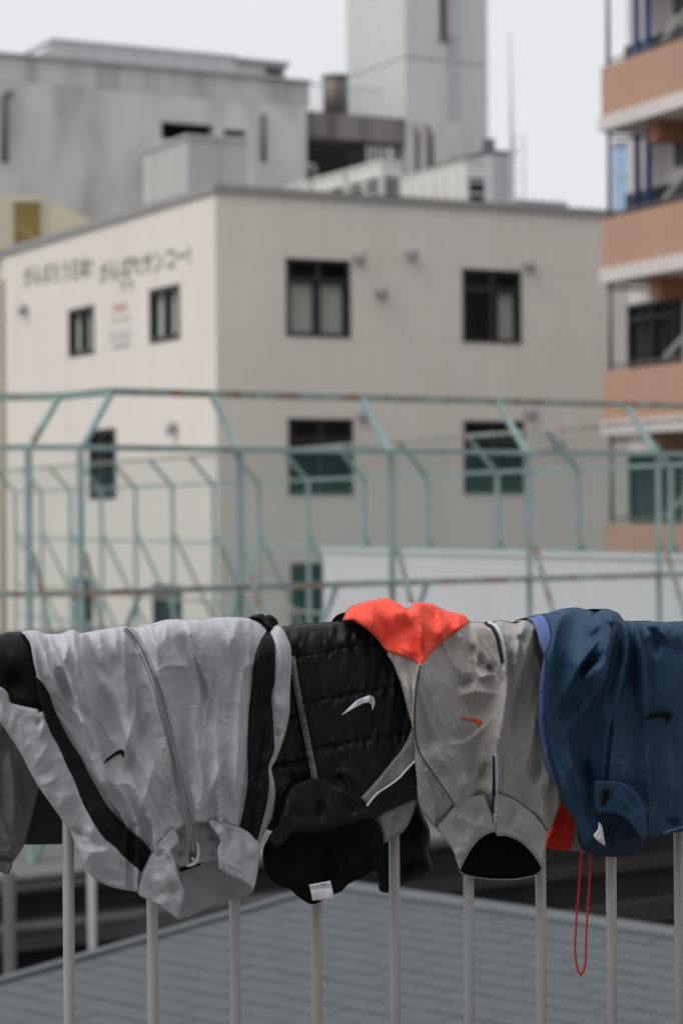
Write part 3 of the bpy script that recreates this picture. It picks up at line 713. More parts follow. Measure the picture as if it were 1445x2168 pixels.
# far side fence running away to the left
AB = -R(66.5)
ub = uv(1445, 890)[0]
fb = Facade(ub * 21.7, 21.7, AB)
if fb.n.x > 0: fb.n = -fb.n                    # n: towards the court (left, nearer)
fB = thing('court_fence', 'far green court fence running back to the left with rusty top rail', 'fence', (fb.P(0, 0).x, fb.P(0, 0).y, DECK))
off = -LEAN
sB = [1.0 - k * 1.85 for k in range(15)]
for s in sB:
    mb = MB(); mb.bar(fb.P(s, DECK, off), fb.P(s, BZ, off), 0.046); build(mb, 'post', 'fence_green', fB)
    mb = MB(); mb.bar(fb.P(s, BZ - 0.02, off), fb.P(s, TZ, 0), 0.042); build(mb, 'arm', 'fence_green', fB)
    mb = MB(); mb.bar(fb.P(s, CZ - 0.35, off - 0.03), fb.P(s, DECK, off - 0.95), 0.036); build(mb, 'brace', 'fence_green', fB)
for z, o_, m_ in ((TZ, 0, 'fence_rusty'), (BZ, off, 'fence_green'), (CZ - 0.45, off, 'fence_green'), (CZ - 1.35, off, 'fence_rusty'), (DECK + 0.35, off, 'fence_green')):
    mb = MB(); mb.bar(fb.P(sB[0], z, o_), fb.P(sB[-1], z, o_), 0.038); build(mb, 'rail', m_, fB)
net(fB, [(fb.P(sB[0], DECK + 0.05, off), fb.P(sB[0], BZ, off)), (fb.P(sB[-1], DECK + 0.05, off), fb.P(sB[-1], BZ, off))])
net(fB, [(fb.P(sB[0], BZ, off), fb.P(sB[0], TZ, 0)), (fb.P(sB[-1], BZ, off), fb.P(sB[-1], TZ, 0))])

# white wall of flat sheets between the two fences
w0 = at(683, 1168, 24.0); w1 = at(1445, 1186, 18.9)
angw = math.atan2(w1.y - w0.y, w1.x - w0.x)
fw_ = Facade(w0.x, w0.y, angw)
if fw_.n.y > 0: fw_.n = -fw_.n
wt = thing('white_wall', 'low white panel wall standing between the two court fences', 'wall', (w0.x, w0.y, DECK))
Lw = 9.0; n = 6; zt = w0.z
for k in range(n):
    mb = MB(); fw_.bx(mb, k * Lw / n + 0.002, (k + 1) * Lw / n - 0.002, DECK, zt, -0.12, 0); build(mb, 'panel', 'white_panel', wt)
mb = MB(); fw_.bx(mb, -0.02, Lw, zt + 0.001, zt + 0.035, -0.14, 0.02); build(mb, 'coping', 'white_panel', wt)

# ------------------------------------------------------------------ slate roofed house below the railing
c0 = at(730, 1876, 12.0)
u2, v2 = uv(1445, 1978); Zr = (c0.z - CZ) / v2; r1 = Vector((u2 * Zr, Zr, c0.z))
e1 = (r1 - c0).normalized()
u3, v3 = uv(0, 2090)
dplan = Vector((-(-e1.y), -(e1.x), 0))         # plan direction down the slope, towards the camera
dplan = Vector((e1.y, -e1.x, 0)).normalized()
if dplan.y > 0: dplan = -dplan
kk = (u3 * c0.y - c0.x) / (dplan.x - u3 * dplan.y)
zz = CZ + v3 * (c0.y + dplan.y * kk)
pitch = (zz - c0.z) / kk
e2 = (dplan + Vector((0, 0, pitch))).normalized()
nrm = e1.cross(e2).normalized()
if nrm.z < 0: nrm = -nrm
hs = thing('slate_house', 'house with low blue grey slate roof below the railing', 'house', (c0.x, c0.y, 0))
LEN, DOWN = 9.0, 6.2
def rp(a, b, h=0.0): return c0 + e1 * a + e2 * b + nrm * h
mb = MB(); q = [rp(0, 0, -0.12), rp(LEN, 0, -0.12), rp(LEN, DOWN, -0.12), rp(0, DOWN, -0.12)]
mb.quadbox(q + [p + nrm * 0.1 for p in q]); rf = build(mb, 'roof', 'slate', hs)
q = [rp(0.25, 0.05), rp(LEN - 0.2, 0.05), rp(LEN - 0.2, DOWN - 0.4), rp(0.25, DOWN - 0.4)]
mb = MB(); mb.quadbox([Vector((p.x, p.y, 0)) for p in q] + [p - nrm * 0.13 for p in q]); build(mb, 'wall', 'dark_wall', hs)
mb = MB(); q = [rp(-0.02, -0.16, -0.02), rp(LEN, -0.16, -0.02), rp(LEN, 0.0, 0.035), rp(-0.02, 0.0, 0.035)]
mb.prism([rp(-0.02, -0.05, -0.1), rp(-0.02, 0.0, 0.03), rp(-0.02, 0.14, 0.03), rp(-0.02, 0.14, -0.0)], e1 * LEN); build(mb, 'ridge_cap', 'slate_cap', hs)
mb = MB(); mb.bar(rp(-0.03, 0.14, -0.03), rp(-0.03, DOWN, -0.03), 0.06, 0.12, up=nrm); build(mb, 'verge_board', 'slate_cap', hs)
# shingles: overlapping courses, each shingle its own piece
EXP, SW_, ST = 0.15, 0.30, 0.006
mesh_cache = []
def shingle_mesh(wd):
    g = 0.003
    v = [(g, 0, 0.004), (wd - g, 0, 0.004), (wd - g, EXP * 1.25, 0.004 + ST), (g, EXP * 1.25, 0.004 + ST),
         (g, 0, -0.004), (wd - g, 0, -0.004), (wd - g, EXP * 1.25, 0.001), (g, EXP * 1.25, 0.001)]
    f = [(0, 3, 2, 1), (4, 5, 6, 7), (0, 1, 5, 4), (1, 2, 6, 5), (2, 3, 7, 6), (3, 0, 4, 7)]
    me = bpy.data.meshes.new('shingle'); me.from_pydata(v, [], f); me.update(); me.materials.append(MATS['slate']); return me
sm = shingle_mesh(SW_)
Mrot = Matrix((e1, e2, nrm)).transposed().to_4x4()
cells = []
nr = int((DOWN - 0.05) / EXP)
for i in range(nr):
    offs = (i % 2) * SW_ / 2 + rng.uniform(-0.02, 0.02)
    for j in range(-1, int(LEN / SW_) + 1):
        a = j * SW_ + offs; b = 0.10 + i * EXP - EXP * 0.2
        if a < -0.03:
            if a + SW_ > 0.06: cells.append((2, i, 0.0, (b, a + SW_)))
            continue
        if a + SW_ > LEN: continue
        p = rp(a + SW_ / 2, b + 0.1); u = p.x / p.y; v = (p.z - CZ) / p.y
        px = CX + u * F; py = CY - v * F
        vis = -40 < px < 1485 and py < 2205
        cells.append((0 if vis else 1, (p - Vector((0, 0, CZ))).length, a, b))
halves = [c for c in cells if c[0] == 2]; cells = sorted(c for c in cells if c[0] < 2)
rest = MB(); half_mesh = {}
for _, i, _, (b, wd) in halves:                 # cut shingles along the verge
    wd = round(wd, 2)
    if wd not in half_mesh: half_mesh[wd] = shingle_mesh(wd)
    o = bpy.data.objects.new('shingle', half_mesh[wd]); COL.objects.link(o); o.parent = rf
    o.matrix_local = Matrix.Translation(rp(0, b) - hs.location + nrm * 0.001) @ Mrot
for n_, (hid, _, a, b) in enumerate(cells):
    M = Matrix.Translation(rp(a, b) - hs.location + nrm * rng.uniform(0, 0.003)) @ Mrot @ Matrix.Rotation(rng.uniform(-0.006, 0.006), 4, 'Z')
    if n_ < 280 and not hid:
        o = bpy.data.objects.new('shingle', sm); COL.objects.link(o); o.parent = rf; o.matrix_local = M
    else:
        b0 = len(rest.v); rest.v += [M @ v.co + hs.location for v in sm.vertices]
        rest.f += [tuple(b0 + k for k in p.vertices) for p in sm.polygons]
o = build(rest, 'shingle_field', 'slate', rf); o['kind'] = 'stuff'

# ------------------------------------------------------------------ walkway and railing
TH = R(23.8); DIST = 3.132
NV = Vector((-math.sin(TH), math.cos(TH), 0)); SV = Vector((math.cos(TH), math.sin(TH), 0))
RP0 = NV * DIST                                 # foot of the perpendicular from the camera
def rail_pt(t, z, d=0.0): return RP0 + SV * t - NV * d + Vector((0, 0, z))
FLOOR = 8.0
wk = MB(); q = [rail_pt(-4, FLOOR - 0.25, -0.12), rail_pt(5, FLOOR - 0.25, -0.12), rail_pt(5, FLOOR - 0.25, 7.59), rail_pt(-4, FLOOR - 0.25, 7.59)]
wk.quadbox(q + [p + Vector((0, 0, 0.25)) for p in q]); structure(build(wk, 'walkway', 'concrete_floor'))
RAILZ = CZ - 0.205
rl = thing('railing', 'light grey painted steel railing with round balusters under the jackets', 'railing', rail_pt(0, FLOOR))
mb = MB(); mb.tube([rail_pt(-3.5, RAILZ), rail_pt(4.5, RAILZ)], 0.021, 16); build(mb, 'top_rail', 'rail_paint', rl, True)
mb = MB(); mb.tube([rail_pt(-3.5, FLOOR + 0.1), rail_pt(4.5, FLOOR + 0.1)], 0.017, 12); build(mb, 'bottom_rail', 'rail_paint', rl, True)
def t_of(px, py):
    u, v = uv(px, py); r = Vector((u, 1, v)); k = DIST / r.dot(NV); return (r * k).dot(SV)
tb = [t_of(x, 1950) for x in (146, 323, 497, 669, 835, 991.5, 1144, 1293, 1437)]
stp = (tb[-1] - tb[0]) / 8
tb = [tb[0] - k * stp for k in range(12, 0, -1)] + tb + [tb[-1] + k * stp for k in range(1, 14)]
for i, t in enumerate(tb):
    mb = MB(); mb.tube([rail_pt(t, FLOOR + 0.1), rail_pt(t, RAILZ - 0.005)], 0.0083, 14); build(mb, 'baluster', 'rail_paint', rl, True)
for t in (-3.45, 4.45, tb[0] - 0.06, tb[-1] + 0.06):
    mb = MB(); mb.bar(rail_pt(t, FLOOR), rail_pt(t, RAILZ), 0.04); build(mb, 'post', 'rail_paint', rl)

# unseen wall added behind the camera to shade jacket fronts and bounce fill
mb = MB(); q = [rail_pt(-12, 0, 7.6), rail_pt(12, 0, 7.6), rail_pt(12, 0, 12.0), rail_pt(-12, 0, 12.0)]
mb.quadbox(q + [p + Vector((0, 0, 15.5)) for p in q]); structure(build(mb, 'wall', 'added_wall'))
# ------------------------------------------------------------------ garments
def fabric(name, col, rough=0.6, b1=0.3, s1=55, b2=0.15, s2=900, var=0.05, sheen=0.0, spec=0.25, weave=None, crumple=(0.28, 38)):
    mat(name, col, rough, var, 14, bump=b1, bscale=s1, bump2=(b2, s2), sheen=sheen, spec=spec, weave=weave, crumple=crumple)
fabric('nylon_grey', (0.455, 0.465, 0.495), 0.72, spec=0.16)
fabric('nylon_black', (0.009, 0.009, 0.012), 0.6, spec=0.16)
fabric('puffer_black', (0.0085, 0.0085, 0.0095), 0.52, b1=0.5, s1=70, spec=0.24)
fabric('warm_grey', (0.35, 0.34, 0.325), 0.68, spec=0.18)
fabric('panel_grey', (0.22, 0.215, 0.21), 0.5)
fabric('coral', (0.95, 0.10, 0.06), 0.6, b1=0.12)
fabric('hem_red', (0.62, 0.022, 0.012), 0.6)
fabric('navy', (0.019, 0.055, 0.108), 0.6, b1=0.18)
fabric('navy_lining', (0.012, 0.027, 0.055), 0.7)
fabric('periwinkle_mesh', (0.11, 0.16, 0.37), 0.7, weave=420)
fabric('olive_grey', (0.17, 0.17, 0.158), 0.65, b1=0.4)
fabric('charcoal', (0.035, 0.034, 0.038), 0.7)
fabric('nylon_grey_shade', (0.30, 0.305, 0.325), 0.8)  # shell cloth darkened; shade inside the collar is put into its colour
fabric('lining_black', (0.005, 0.005, 0.005), 0.9, spec=0.08)
fabric('collar_black', (0.0045, 0.0045, 0.005), 0.7, b1=0.6, s1=60, spec=0.09, crumple=(0.5, 30))
fabric('embroidery_white', (0.70, 0.70, 0.76), 0.6, b1=0.1)
fabric('embroidery_dark', (0.008, 0.0085, 0.009), 0.75, b1=0.1, spec=0.1)
fabric('embroidery_orange', (0.75, 0.055, 0.022), 0.6, b1=0.1)
fabric('tape_grey', (0.20, 0.21, 0.225), 0.6)
fabric('tape_light', (0.46, 0.47, 0.50), 0.6)
fabric('tape_white', (0.58, 0.59, 0.68), 0.6)
mat('zip_metal', (0.42, 0.43, 0.44), 0.35, metal=0.7)
mat('zip_dark', (0.09, 0.09, 0.09), 0.4, metal=0.6)
fabric('thread_grey', (0.62, 0.63, 0.66), 0.8)
fabric('thread_dark', (0.06, 0.06, 0.06), 0.8)
fabric('cord_red', (0.65, 0.022, 0.02), 0.6)
fabric('tag_white', (0.62, 0.62, 0.68), 0.7, b1=0.05)

def mk(x0, y0, s): return lambda pts: [(x / s + x0, y / s + y0) for x, y in pts]
c5 = mk(0, 1260, 2.258); c6 = mk(520, 1260, 3.0975); c7 = mk(720, 1250, 2.89); c8 = mk(1080, 1260, 2.386)
z5 = mk(260, 1730, 4.516); z6 = mk(540, 1640, 3.6125); z4 = mk(1120, 1270, 4.446); l5 = mk(0, 1320, 3.739)

CAMV = np.array([0, 0, CZ]); NVn = np.array(NV)
def pix3(P, d):
    """pixels (N,2) and distance d in front of the rail's plane -> world points"""
    P = np.asarray(P, float); dx = P[:, 0] - CX; dy = P[:, 1] - CY
    u = (dx * CR_ - dy * SR) / F; v = -(dx * SR + dy * CR_) / F
    r = np.stack([u, np.ones_like(u), v], 1); t = (DIST - d) / (r @ NVn)
    return r * t[:, None] + CAMV
PXM = F / 3.42                                   # pixels per metre at the rail

def catmull(pts, step, closed=True):
    p = np.array(pts, float); n = len(p); out_ = []
    rngi = range(n) if closed else range(n - 1)
    for i in rngi:
        if closed: a, b, c, d = p[i - 1], p[i], p[(i + 1) % n], p[(i + 2) % n]
        else: a, b, c, d = p[max(i - 1, 0)], p[i], p[i + 1], p[min(i + 2, n - 1)]
        L = np.linalg.norm(c - b); k = max(1, int(round(L / step)))
        # tangents limited to the segment length keep corners from overshooting
        def tan(q0, q1, q2):
            t = (q2 - q0) * 0.5; m = np.linalg.norm(t); lim = min(np.linalg.norm(q1 - q0), np.linalg.norm(q2 - q1)) * 0.9
            v1, v2 = q1 - q0, q2 - q1
            cs = v1 @ v2 / (np.linalg.norm(v1) * np.linalg.norm(v2) + 1e-9)
            if cs < 0.25: return t * 0.0
            return t * min(1, lim / (m + 1e-9))
        t1, t2 = tan(a, b, c), tan(b, c, d)
        for j in range(k):
            s = j / k; h1 = 2 * s**3 - 3 * s**2 + 1; h2 = -2 * s**3 + 3 * s**2; h3 = s**3 - 2 * s**2 + s; h4 = s**3 - s**2
            out_.append(b * h1 + c * h2 + t1 * h3 + t2 * h4)
    if not closed: out_.append(p[-1])
    return np.array(out_)

def polydist(P, q, closed=False):
    """distance to polyline, position along it (0..1) and side (>0: left of a line drawn downwards)"""
    q = np.asarray(q, float)
    if closed: q = np.vstack([q, q[:1]])
    seg = np.diff(q, axis=0); L = np.linalg.norm(seg, axis=1); cum = np.concatenate([[0], np.cumsum(L)]); tot = cum[-1] + 1e-9
    best = np.full(len(P), 1e9); pos = np.zeros(len(P)); side = np.zeros(len(P))
    for i in range(len(seg)):
        if L[i] < 1e-6: continue
        r = P - q[i]; t = np.clip((r @ seg[i]) / L[i]**2, 0, 1)
        e = r - t[:, None] * seg[i]; d = np.hypot(e[:, 0], e[:, 1]); m = d < best
        best[m] = d[m]; pos[m] = (cum[i] + t[m] * L[i]) / tot
        side[m] = (seg[i, 0] * r[m, 1] - seg[i, 1] * r[m, 0])
    return best, pos, side
def inside(P, q):
    x, y = P[:, 0], P[:, 1]; c = np.zeros(len(P), bool); n = len(q)
    for i in range(n):
        x1, y1 = q[i]; x2, y2 = q[(i + 1) % n]
        m = ((y1 > y) != (y2 > y)) & (x < (x2 - x1) * (y - y1) / (y2 - y1 + 1e-12) + x1); c ^= m
    return c
_lat = rng.uniform(-1, 1, (256, 256))
def vnoise(x, y):
    xi = np.floor(x).astype(int); yi = np.floor(y).astype(int); fx = x - xi; fy = y - yi
    fx = fx * fx * fx * (fx * (fx * 6 - 15) + 10); fy = fy * fy * fy * (fy * (fy * 6 - 15) + 10)
    g = lambda a, b: _lat[a % 256, b % 256]
    return (g(xi, yi) * (1 - fx) + g(xi + 1, yi) * fx) * (1 - fy) + (g(xi, yi + 1) * (1 - fx) + g(xi + 1, yi + 1) * fx) * fy

def sstep(x): x = np.clip(x, 0, 1); return x * x * (3 - 2 * x)
def fold_sum(P, folds, FOLD=0.95):
    """folds: (points, width px, height mm, kind); r ridge/valley, L / R: overlap, high on the image's left / right of a line drawn downwards"""
    d = np.zeros(len(P))
    for pts, wd, h, kind in folds:
        big = wd >= 9
        q = catmull(pts, 6, False); lo = q.min(0) - wd * 4.5; hi = q.max(0) + wd * 4.5
        m = ((P > lo) & (P < hi)).all(1)
        if not m.any(): continue
        dist, pos, side = polydist(P[m], q)
        tp = sstep(np.minimum(pos, 1 - pos) / 0.45 + 0.02)
        if 'T' in kind: tp = sstep((1 - pos) / 0.6)          # starts at full height (at the rail)
        if 'F' in kind: tp = np.ones_like(pos)
        wd = wd * (0.3 + 0.7 * tp)                           # folds narrow towards their ends
        k = kind[0]
        if q[-1, 1] < q[0, 1]: side = -side
        if k == 'r' and h > 0 and big:           # a fold leans: long slope on its left, short slope on its right
            f = np.where(side > 0, np.exp(-(dist / (wd * 1.35))**1.1), np.exp(-(dist / (wd * 0.6))**1.25))
        elif k == 'r': f = np.exp(-(dist / wd)**1.25)
        else:
            up = side > 0 if k == 'L' else side < 0
            f = np.where(up, np.exp(-(dist / (wd * 1.6))**1.5), np.exp(-(dist / (0.3 * wd + 3.0))**1.4) - 0.45 * np.exp(-(dist / wd)**2) * (1 - np.exp(-dist / (0.2 * wd + 1))))
        d[m] += h * 0.001 * FOLD * f * tp
    return d

class Garment:
    def __init__(s, name, label, x, base, ytop=None, Rr=0.04, folds=(), noise=(), bumps=(), amp=1.5, tilt=0.0, fan=None):
        s.amp = amp; s.tilt = tilt; s.fan = fan
        o = pix3([(x, 1330)], 0.0)[0]
        s.t = thing(name, label, 'jacket', (o[0], o[1], RAILZ + 0.03), 'jackets draped over the railing')
        s.base = base; s.ytop = np.array(ytop, float) if ytop is not None else None; s.R = Rr
        s.folds = list(folds); s.noise = noise; s.bumps = bumps
    def depth(s, P, extra_folds=(), base=None, roll=True, usef=True):
        P = np.asarray(P, float)
        d = np.full(len(P), s.base if base is None else base)
        if usef: d += fold_sum(P, s.folds, s.amp)
        d += fold_sum(P, extra_folds)
        for (sx, sy, a, ang, *rg) in s.noise:
            ca, sa = math.cos(ang), math.sin(ang)
            X = P[:, 0] * ca + P[:, 1] * sa; Y = -P[:, 0] * sa + P[:, 1] * ca
            nv = vnoise(X / sx + 31.7, Y / sy + 11.3)
            d += a * 0.001 * (1 - 2 * np.sqrt(np.abs(nv) + 0.003) if rg else nv)
        if usef and s.fan:                       # long folds that follow the fall of the cloth between its two edges
            fy, fl_, fr_, waves = s.fan
            L_ = np.interp(P[:, 1], fy, fl_); R_ = np.interp(P[:, 1], fy, fr_); q = np.clip((P[:, 0] - L_) / (R_ - L_), -0.04, 1.2)
            q = q + 0.035 * vnoise(P[:, 0] / 70 + 3, P[:, 1] / 120 + 9)
            for (fs, ly, a, rg, sd) in waves:
                nv = vnoise(q * fs + sd, P[:, 1] / ly + sd * 3)
                d += a * 0.001 * ((1 - 2.2 * np.power(np.abs(nv) + 0.002, 0.75)) if rg else nv)
        for (bx_, by_, br, bh) in s.bumps:
            d += bh * 0.001 * np.exp(-((P[:, 0] - bx_)**2 + (P[:, 1] - by_)**2) / br**2)
        d -= s.tilt * np.clip((P[:, 1] - 1400) / 450, 0, 1.2)
        if roll and s.ytop is not None:
            yt = np.interp(P[:, 0], s.ytop[:, 0], s.ytop[:, 1]); k = np.clip((P[:, 1] - yt) / (s.R * PXM), 0, 1)
            d -= s.R * (1 - np.sqrt(np.maximum(0, 1 - (1 - k)**2)))
        return d

def mesh_sheet(outl, dfun, sp, edge, thick, smooth=True, jit=0.18):
    q = catmull(outl, sp * 0.8) if smooth else catmull(outl, sp * 0.8) 
    lo, hi = q.min(0), q.max(0)
    gx = np.arange(lo[0], hi[0], sp); gy = np.arange(lo[1], hi[1], sp * 0.866)
    X, Y = np.meshgrid(gx, gy); X[1::2] += sp / 2
    G = np.stack([X.ravel(), Y.ravel()], 1) + rng.uniform(-jit, jit, (X.size, 2)) * sp
    G = G[inside(G, q)]
    if len(G):
        dd = polydist(G, q, True)[0]; G = G[dd > sp * 0.55]
    nq = len(q); allp = np.vstack([q, G]) if len(G) else q
    V, E, Fc, *_ = delaunay_2d_cdt([Vector(p) for p in allp], [(i, (i + 1) % nq) for i in range(nq)], [], 1, 1e-4)
    P = np.array([tuple(v) for v in V]); tri = [tuple(f) for f in Fc]
    d = dfun(P)
    ed = polydist(P, q, True)[0]
    if edge:
        k = np.clip(ed / edge[0], 0, 1); d = d - edge[1] * (1 - np.sqrt(np.maximum(0, 1 - (1 - k)**2)))
    front = pix3(P, d)
    n = len(P)
    # orient so that the normals face the camera
    out_f = []
    for a, b, c in tri:
        ar = (P[b, 0] - P[a, 0]) * (P[c, 1] - P[a, 1]) - (P[b, 1] - P[a, 1]) * (P[c, 0] - P[a, 0])
        out_f.append((a, c, b) if ar > 0 else (a, b, c))
    if thick:
        back = front + NVn * thick
        cnt = {}
        for f in out_f:
            for i in range(3):
                e = (f[i], f[(i + 1) % 3]); cnt[e] = 1
        fs = list(out_f) + [(c + n, b + n, a + n) for a, b, c in out_f]
        for (a, b) in cnt:
            if (b, a) not in cnt: fs.append((b, a, a + n, b + n))
        return np.vstack([front, back]), fs
    return front, out_f

def sheet(g, name, outl, m, parent=None, sp=5.0, edge=(9, 0.004), off=0.0, thick=0.003, folds=(), base=None, roll=True, usef=True, label=None):
    v, f = mesh_sheet(outl, lambda P: g.depth(P, folds, base, roll, usef) + off, sp, edge, thick)
    o = raw(name, [Vector(p) for p in v], f, m, parent or g.t, True)
    if label: o['label'] = label
    return o
def ribbon(g, name, line, wd, m, parent=None, off=0.0015, thick=0.0015, sp=2.5, edge=None, **kw):
    q = catmull(line, 5, False); t = np.gradient(q, axis=0); t /= np.linalg.norm(t, axis=1)[:, None] + 1e-9
    nn = np.stack([-t[:, 1], t[:, 0]], 1) * wd / 2
    return sheet(g, name, np.vstack([q + nn, (q - nn)[::-1]]), m, parent, sp, edge, off, thick, **kw)
def pieces(g, name, line, step, ln, wd, m, parent=None, off=0.002, h=0.001, side=0.0, alt=False, **kw):
    """row of tiny blocks along a line (zip teeth, stitches), joined"""
    q = catmull(line, 2, False); L = np.concatenate([[0], np.cumsum(np.linalg.norm(np.diff(q, axis=0), axis=1))])
    S = np.arange(step / 2, L[-1], step); c = np.stack([np.interp(S, L, q[:, 0]), np.interp(S, L, q[:, 1])], 1)
    e = np.stack([np.interp(S + 1, L, q[:, 0]) - c[:, 0], np.interp(S + 1, L, q[:, 1]) - c[:, 1]], 1)
    e /= np.linalg.norm(e, axis=1)[:, None] + 1e-9; nn = np.stack([-e[:, 1], e[:, 0]], 1)
    sd = np.where(np.arange(len(S)) % 2 == 0, 1, -1)[:, None] * side if alt else side
    c = c + nn * sd
    d = g.depth(c, kw.get('folds', ()), kw.get('base'), kw.get('roll', True), kw.get('usef', True)) + off
    mb = MB()
    P = [pix3(c + e * sx * ln / 2 + nn * sy * wd / 2, d) for sx, sy in ((-1, -1), (1, -1), (1, 1), (-1, 1))]
    for i in range(len(S)):
        lowp = [Vector(p[i]) for p in P]; mb.quadbox(lowp + [p - NV * h for p in lowp])
    o = build(mb, name, m, parent or g.t); o['kind'] = 'stuff'
    return o
def back_panel(g, x0, x1, m, length=0.24, name='back_panel', base=None, seed=0, dfun=None):
    """cloth over the top of the rail and down behind it"""
    xs = np.arange(x0, x1 + 1, 6.0); yt = np.interp(xs, g.ytop[:, 0], g.ytop[:, 1]); P = np.stack([xs, yt], 1)
    p0 = pix3(P, g.depth(P, (), base)); Rb = 0.036; rows = []
    N3 = NVn; Zv = np.array([0, 0, 1.0])
    # depth of each start point differs: bring every column to the same line behind the rail
    dist0 = (p0 - np.array(RP0)) @ N3
    for a in np.linspace(0, math.pi / 2, 7):
        rows.append(p0 + N3 * ((0.045 - dist0) * math.sin(a))[:, None] - Zv * Rb * (1 - math.cos(a)))
    last = rows[-1]
    for k in range(1, 15):
        s = k / 14; rip = 0.012 * s * vnoise(xs / 35 + seed * 7, np.full(len(xs), s * 2.0 + seed))
        rows.append(last - Zv * length * s + N3 * (0.01 * s + rip)[:, None])
    V = np.vstack(rows); n = len(xs); f = []
    for r in range(len(rows) - 1):
        for i in range(n - 1): f.append((r * n + i, r * n + i + 1, (r + 1) * n + i + 1, (r + 1) * n + i))
    return raw(name, [Vector(p) for p in V], f, m, g.t, True)
def swoosh(g, name, pts, m, parent, off=0.0022):
    return sheet(g, name, pts, m, parent, sp=2.2, edge=(2, 0.0006), off=off, thick=0.0015)

# ---------------- jacket 0: mostly hidden, hanging behind the rail at the far left
g0 = Garment('grey_jacket', 'olive grey jacket behind the rail with elastic cuff, half hidden by the light grey windbreaker', 20, -0.055,
             folds=[(l5([(40, 900), (110, 1200), (120, 1500), (80, 1750)]), 22, 9, 'r'), (l5([(150, 1100), (200, 1400), (160, 1650)]), 14, -6, 'r'),
                    (l5([(0, 1500), (60, 1700), (100, 1820)]), 8, 5, 'r'), (l5([(130, 1650), (90, 1760), (60, 1840)]), 6, 4, 'r'), (l5([(20, 1720), (60, 1760), (120, 1740)]), 6, -4, 'r'), (l5([(-20, 1000), (30, 1300), (20, 1600)]), 16, -6, 'r')],
             noise=[(16, 40, 2.5, 0.2), (6, 14, 0.8, 0.1)])
sheet(g0, 'sleeve', l5([(-260, 300), (0, 300), (240, 600), (360, 1000), (310, 1300), (275, 1450), (232, 1620), (190, 1760), (150, 1830), (112, 1880), (95, 1893), (40, 1880), (-40, 1858), (-160, 1840), (-260, 1500)]), 'olive_grey', edge=(22, 0.022))
ribs = [(l5([(x, 1868 + 0.3 * (x + 40)), (x - 6, 1985)]), 2.6, 2.6, 'rF') for x in range(-70, 120, 15)]
cf = sheet(g0, 'cuff', l5([(-80, 1846), (0, 1866), (50, 1884), (104, 1893), (97, 1930), (72, 1984), (35, 1978), (0, 1962), (-80, 1935)]), 'olive_grey', sp=2.5, edge=(5, 0.005), off=-0.004, folds=ribs)
sheet(g0, 'hem_panel', l5([(150, 500), (560, 500), (560, 1738), (480, 1746), (330, 1750), (185, 1750), (180, 1300)]), 'charcoal', edge=(6, 0.004), off=-0.03, usef=False,
      folds=[(l5([(190, 1640), (350, 1642), (560, 1632)]), 2, -2, 'rF')])

# ---------------- jacket 1: light grey windbreaker
top1 = c5([(-300, 200), (0, 190), (40, 178), (105, 176), (150, 168), (190, 172), (215, 183), (250, 186), (290, 184), (330, 168), (355, 166), (385, 183), (430, 175), (500, 163), (560, 153), (600, 150), (650, 153), (690, 150), (715, 138), (740, 148), (790, 125), (830, 115), (870, 115), (900, 121), (960, 116), (1060, 105), (1180, 108), (1235, 125), (1278, 165), (1330, 140), (1390, 150)])
zipc = c5([(596, 157), (612, 165), (638, 190), (672, 245), (705, 320), (735, 400), (765, 490), (790, 590), (815, 690), (840, 800), (862, 905), (885, 1010), (905, 1100), (918, 1180), (924, 1225)])
c5b = mk(0, 1250, 2.272)
f1 = [(c5b([(252, 208), (292, 300), (326, 375), (352, 480), (390, 600), (418, 700), (440, 800), (480, 900)]), 18, 12, 'RT'),
      (c5b([(348, 190), (372, 320), (420, 540), (475, 750), (525, 950)]), 20, 9, 'rT'),
      (c5b([(180, 195), (215, 300), (260, 420), (330, 560)]), 16, 8, 'rT'),
      (c5b([(395, 200), (408, 300), (386, 425)]), 12, 8, 'rT'), (c5b([(425, 200), (462, 345), (512, 438)]), 12, -8, 'rT'), (c5b([(480, 215), (500, 330), (545, 440)]), 16, 7, 'rT'),
      (c5b([(660, 520), (640, 640), (600, 790), (590, 900)]), 15, 9, 'r'), (c5b([(740, 560), (690, 680), (640, 800), (620, 900)]), 15, -6, 'r'),
      (c5b([(440, 760), (500, 920), (560, 1010)]), 13, 7, 'r'),
      (c5b([(860, 760), (815, 950), (765, 1100), (700, 1220)]), 22, -8, 'r'), (c5b([(760, 780), (710, 960), (650, 1130)]), 18, 7, 'r'),
      (c5b([(850, 140), (888, 190), (925, 260)]), 14, 8, 'rT'), (c5b([(893, 150), (925, 250), (962, 340), (1000, 460), (1020, 600)]), 14, 10, 'RT'),
      (c5b([(920, 220), (985, 470), (1020, 640), (1030, 860)]), 28, -8, 'r'),
      (c5b([(1090, 780), (1010, 970), (955, 1090)]), 15, 7, 'r'),
      (c5b([(720, 165), (745, 260), (800, 360)]), 14, 6, 'rT'), (c5b([(690, 180), (660, 260), (655, 330)]), 14, -5, 'rT'),
      (c5b([(560, 180), (560, 280), (600, 380)]), 18, 5, 'rT'), (c5b([(1140, 150), (1120, 260), (1150, 380)]), 20, 5, 'rT')]
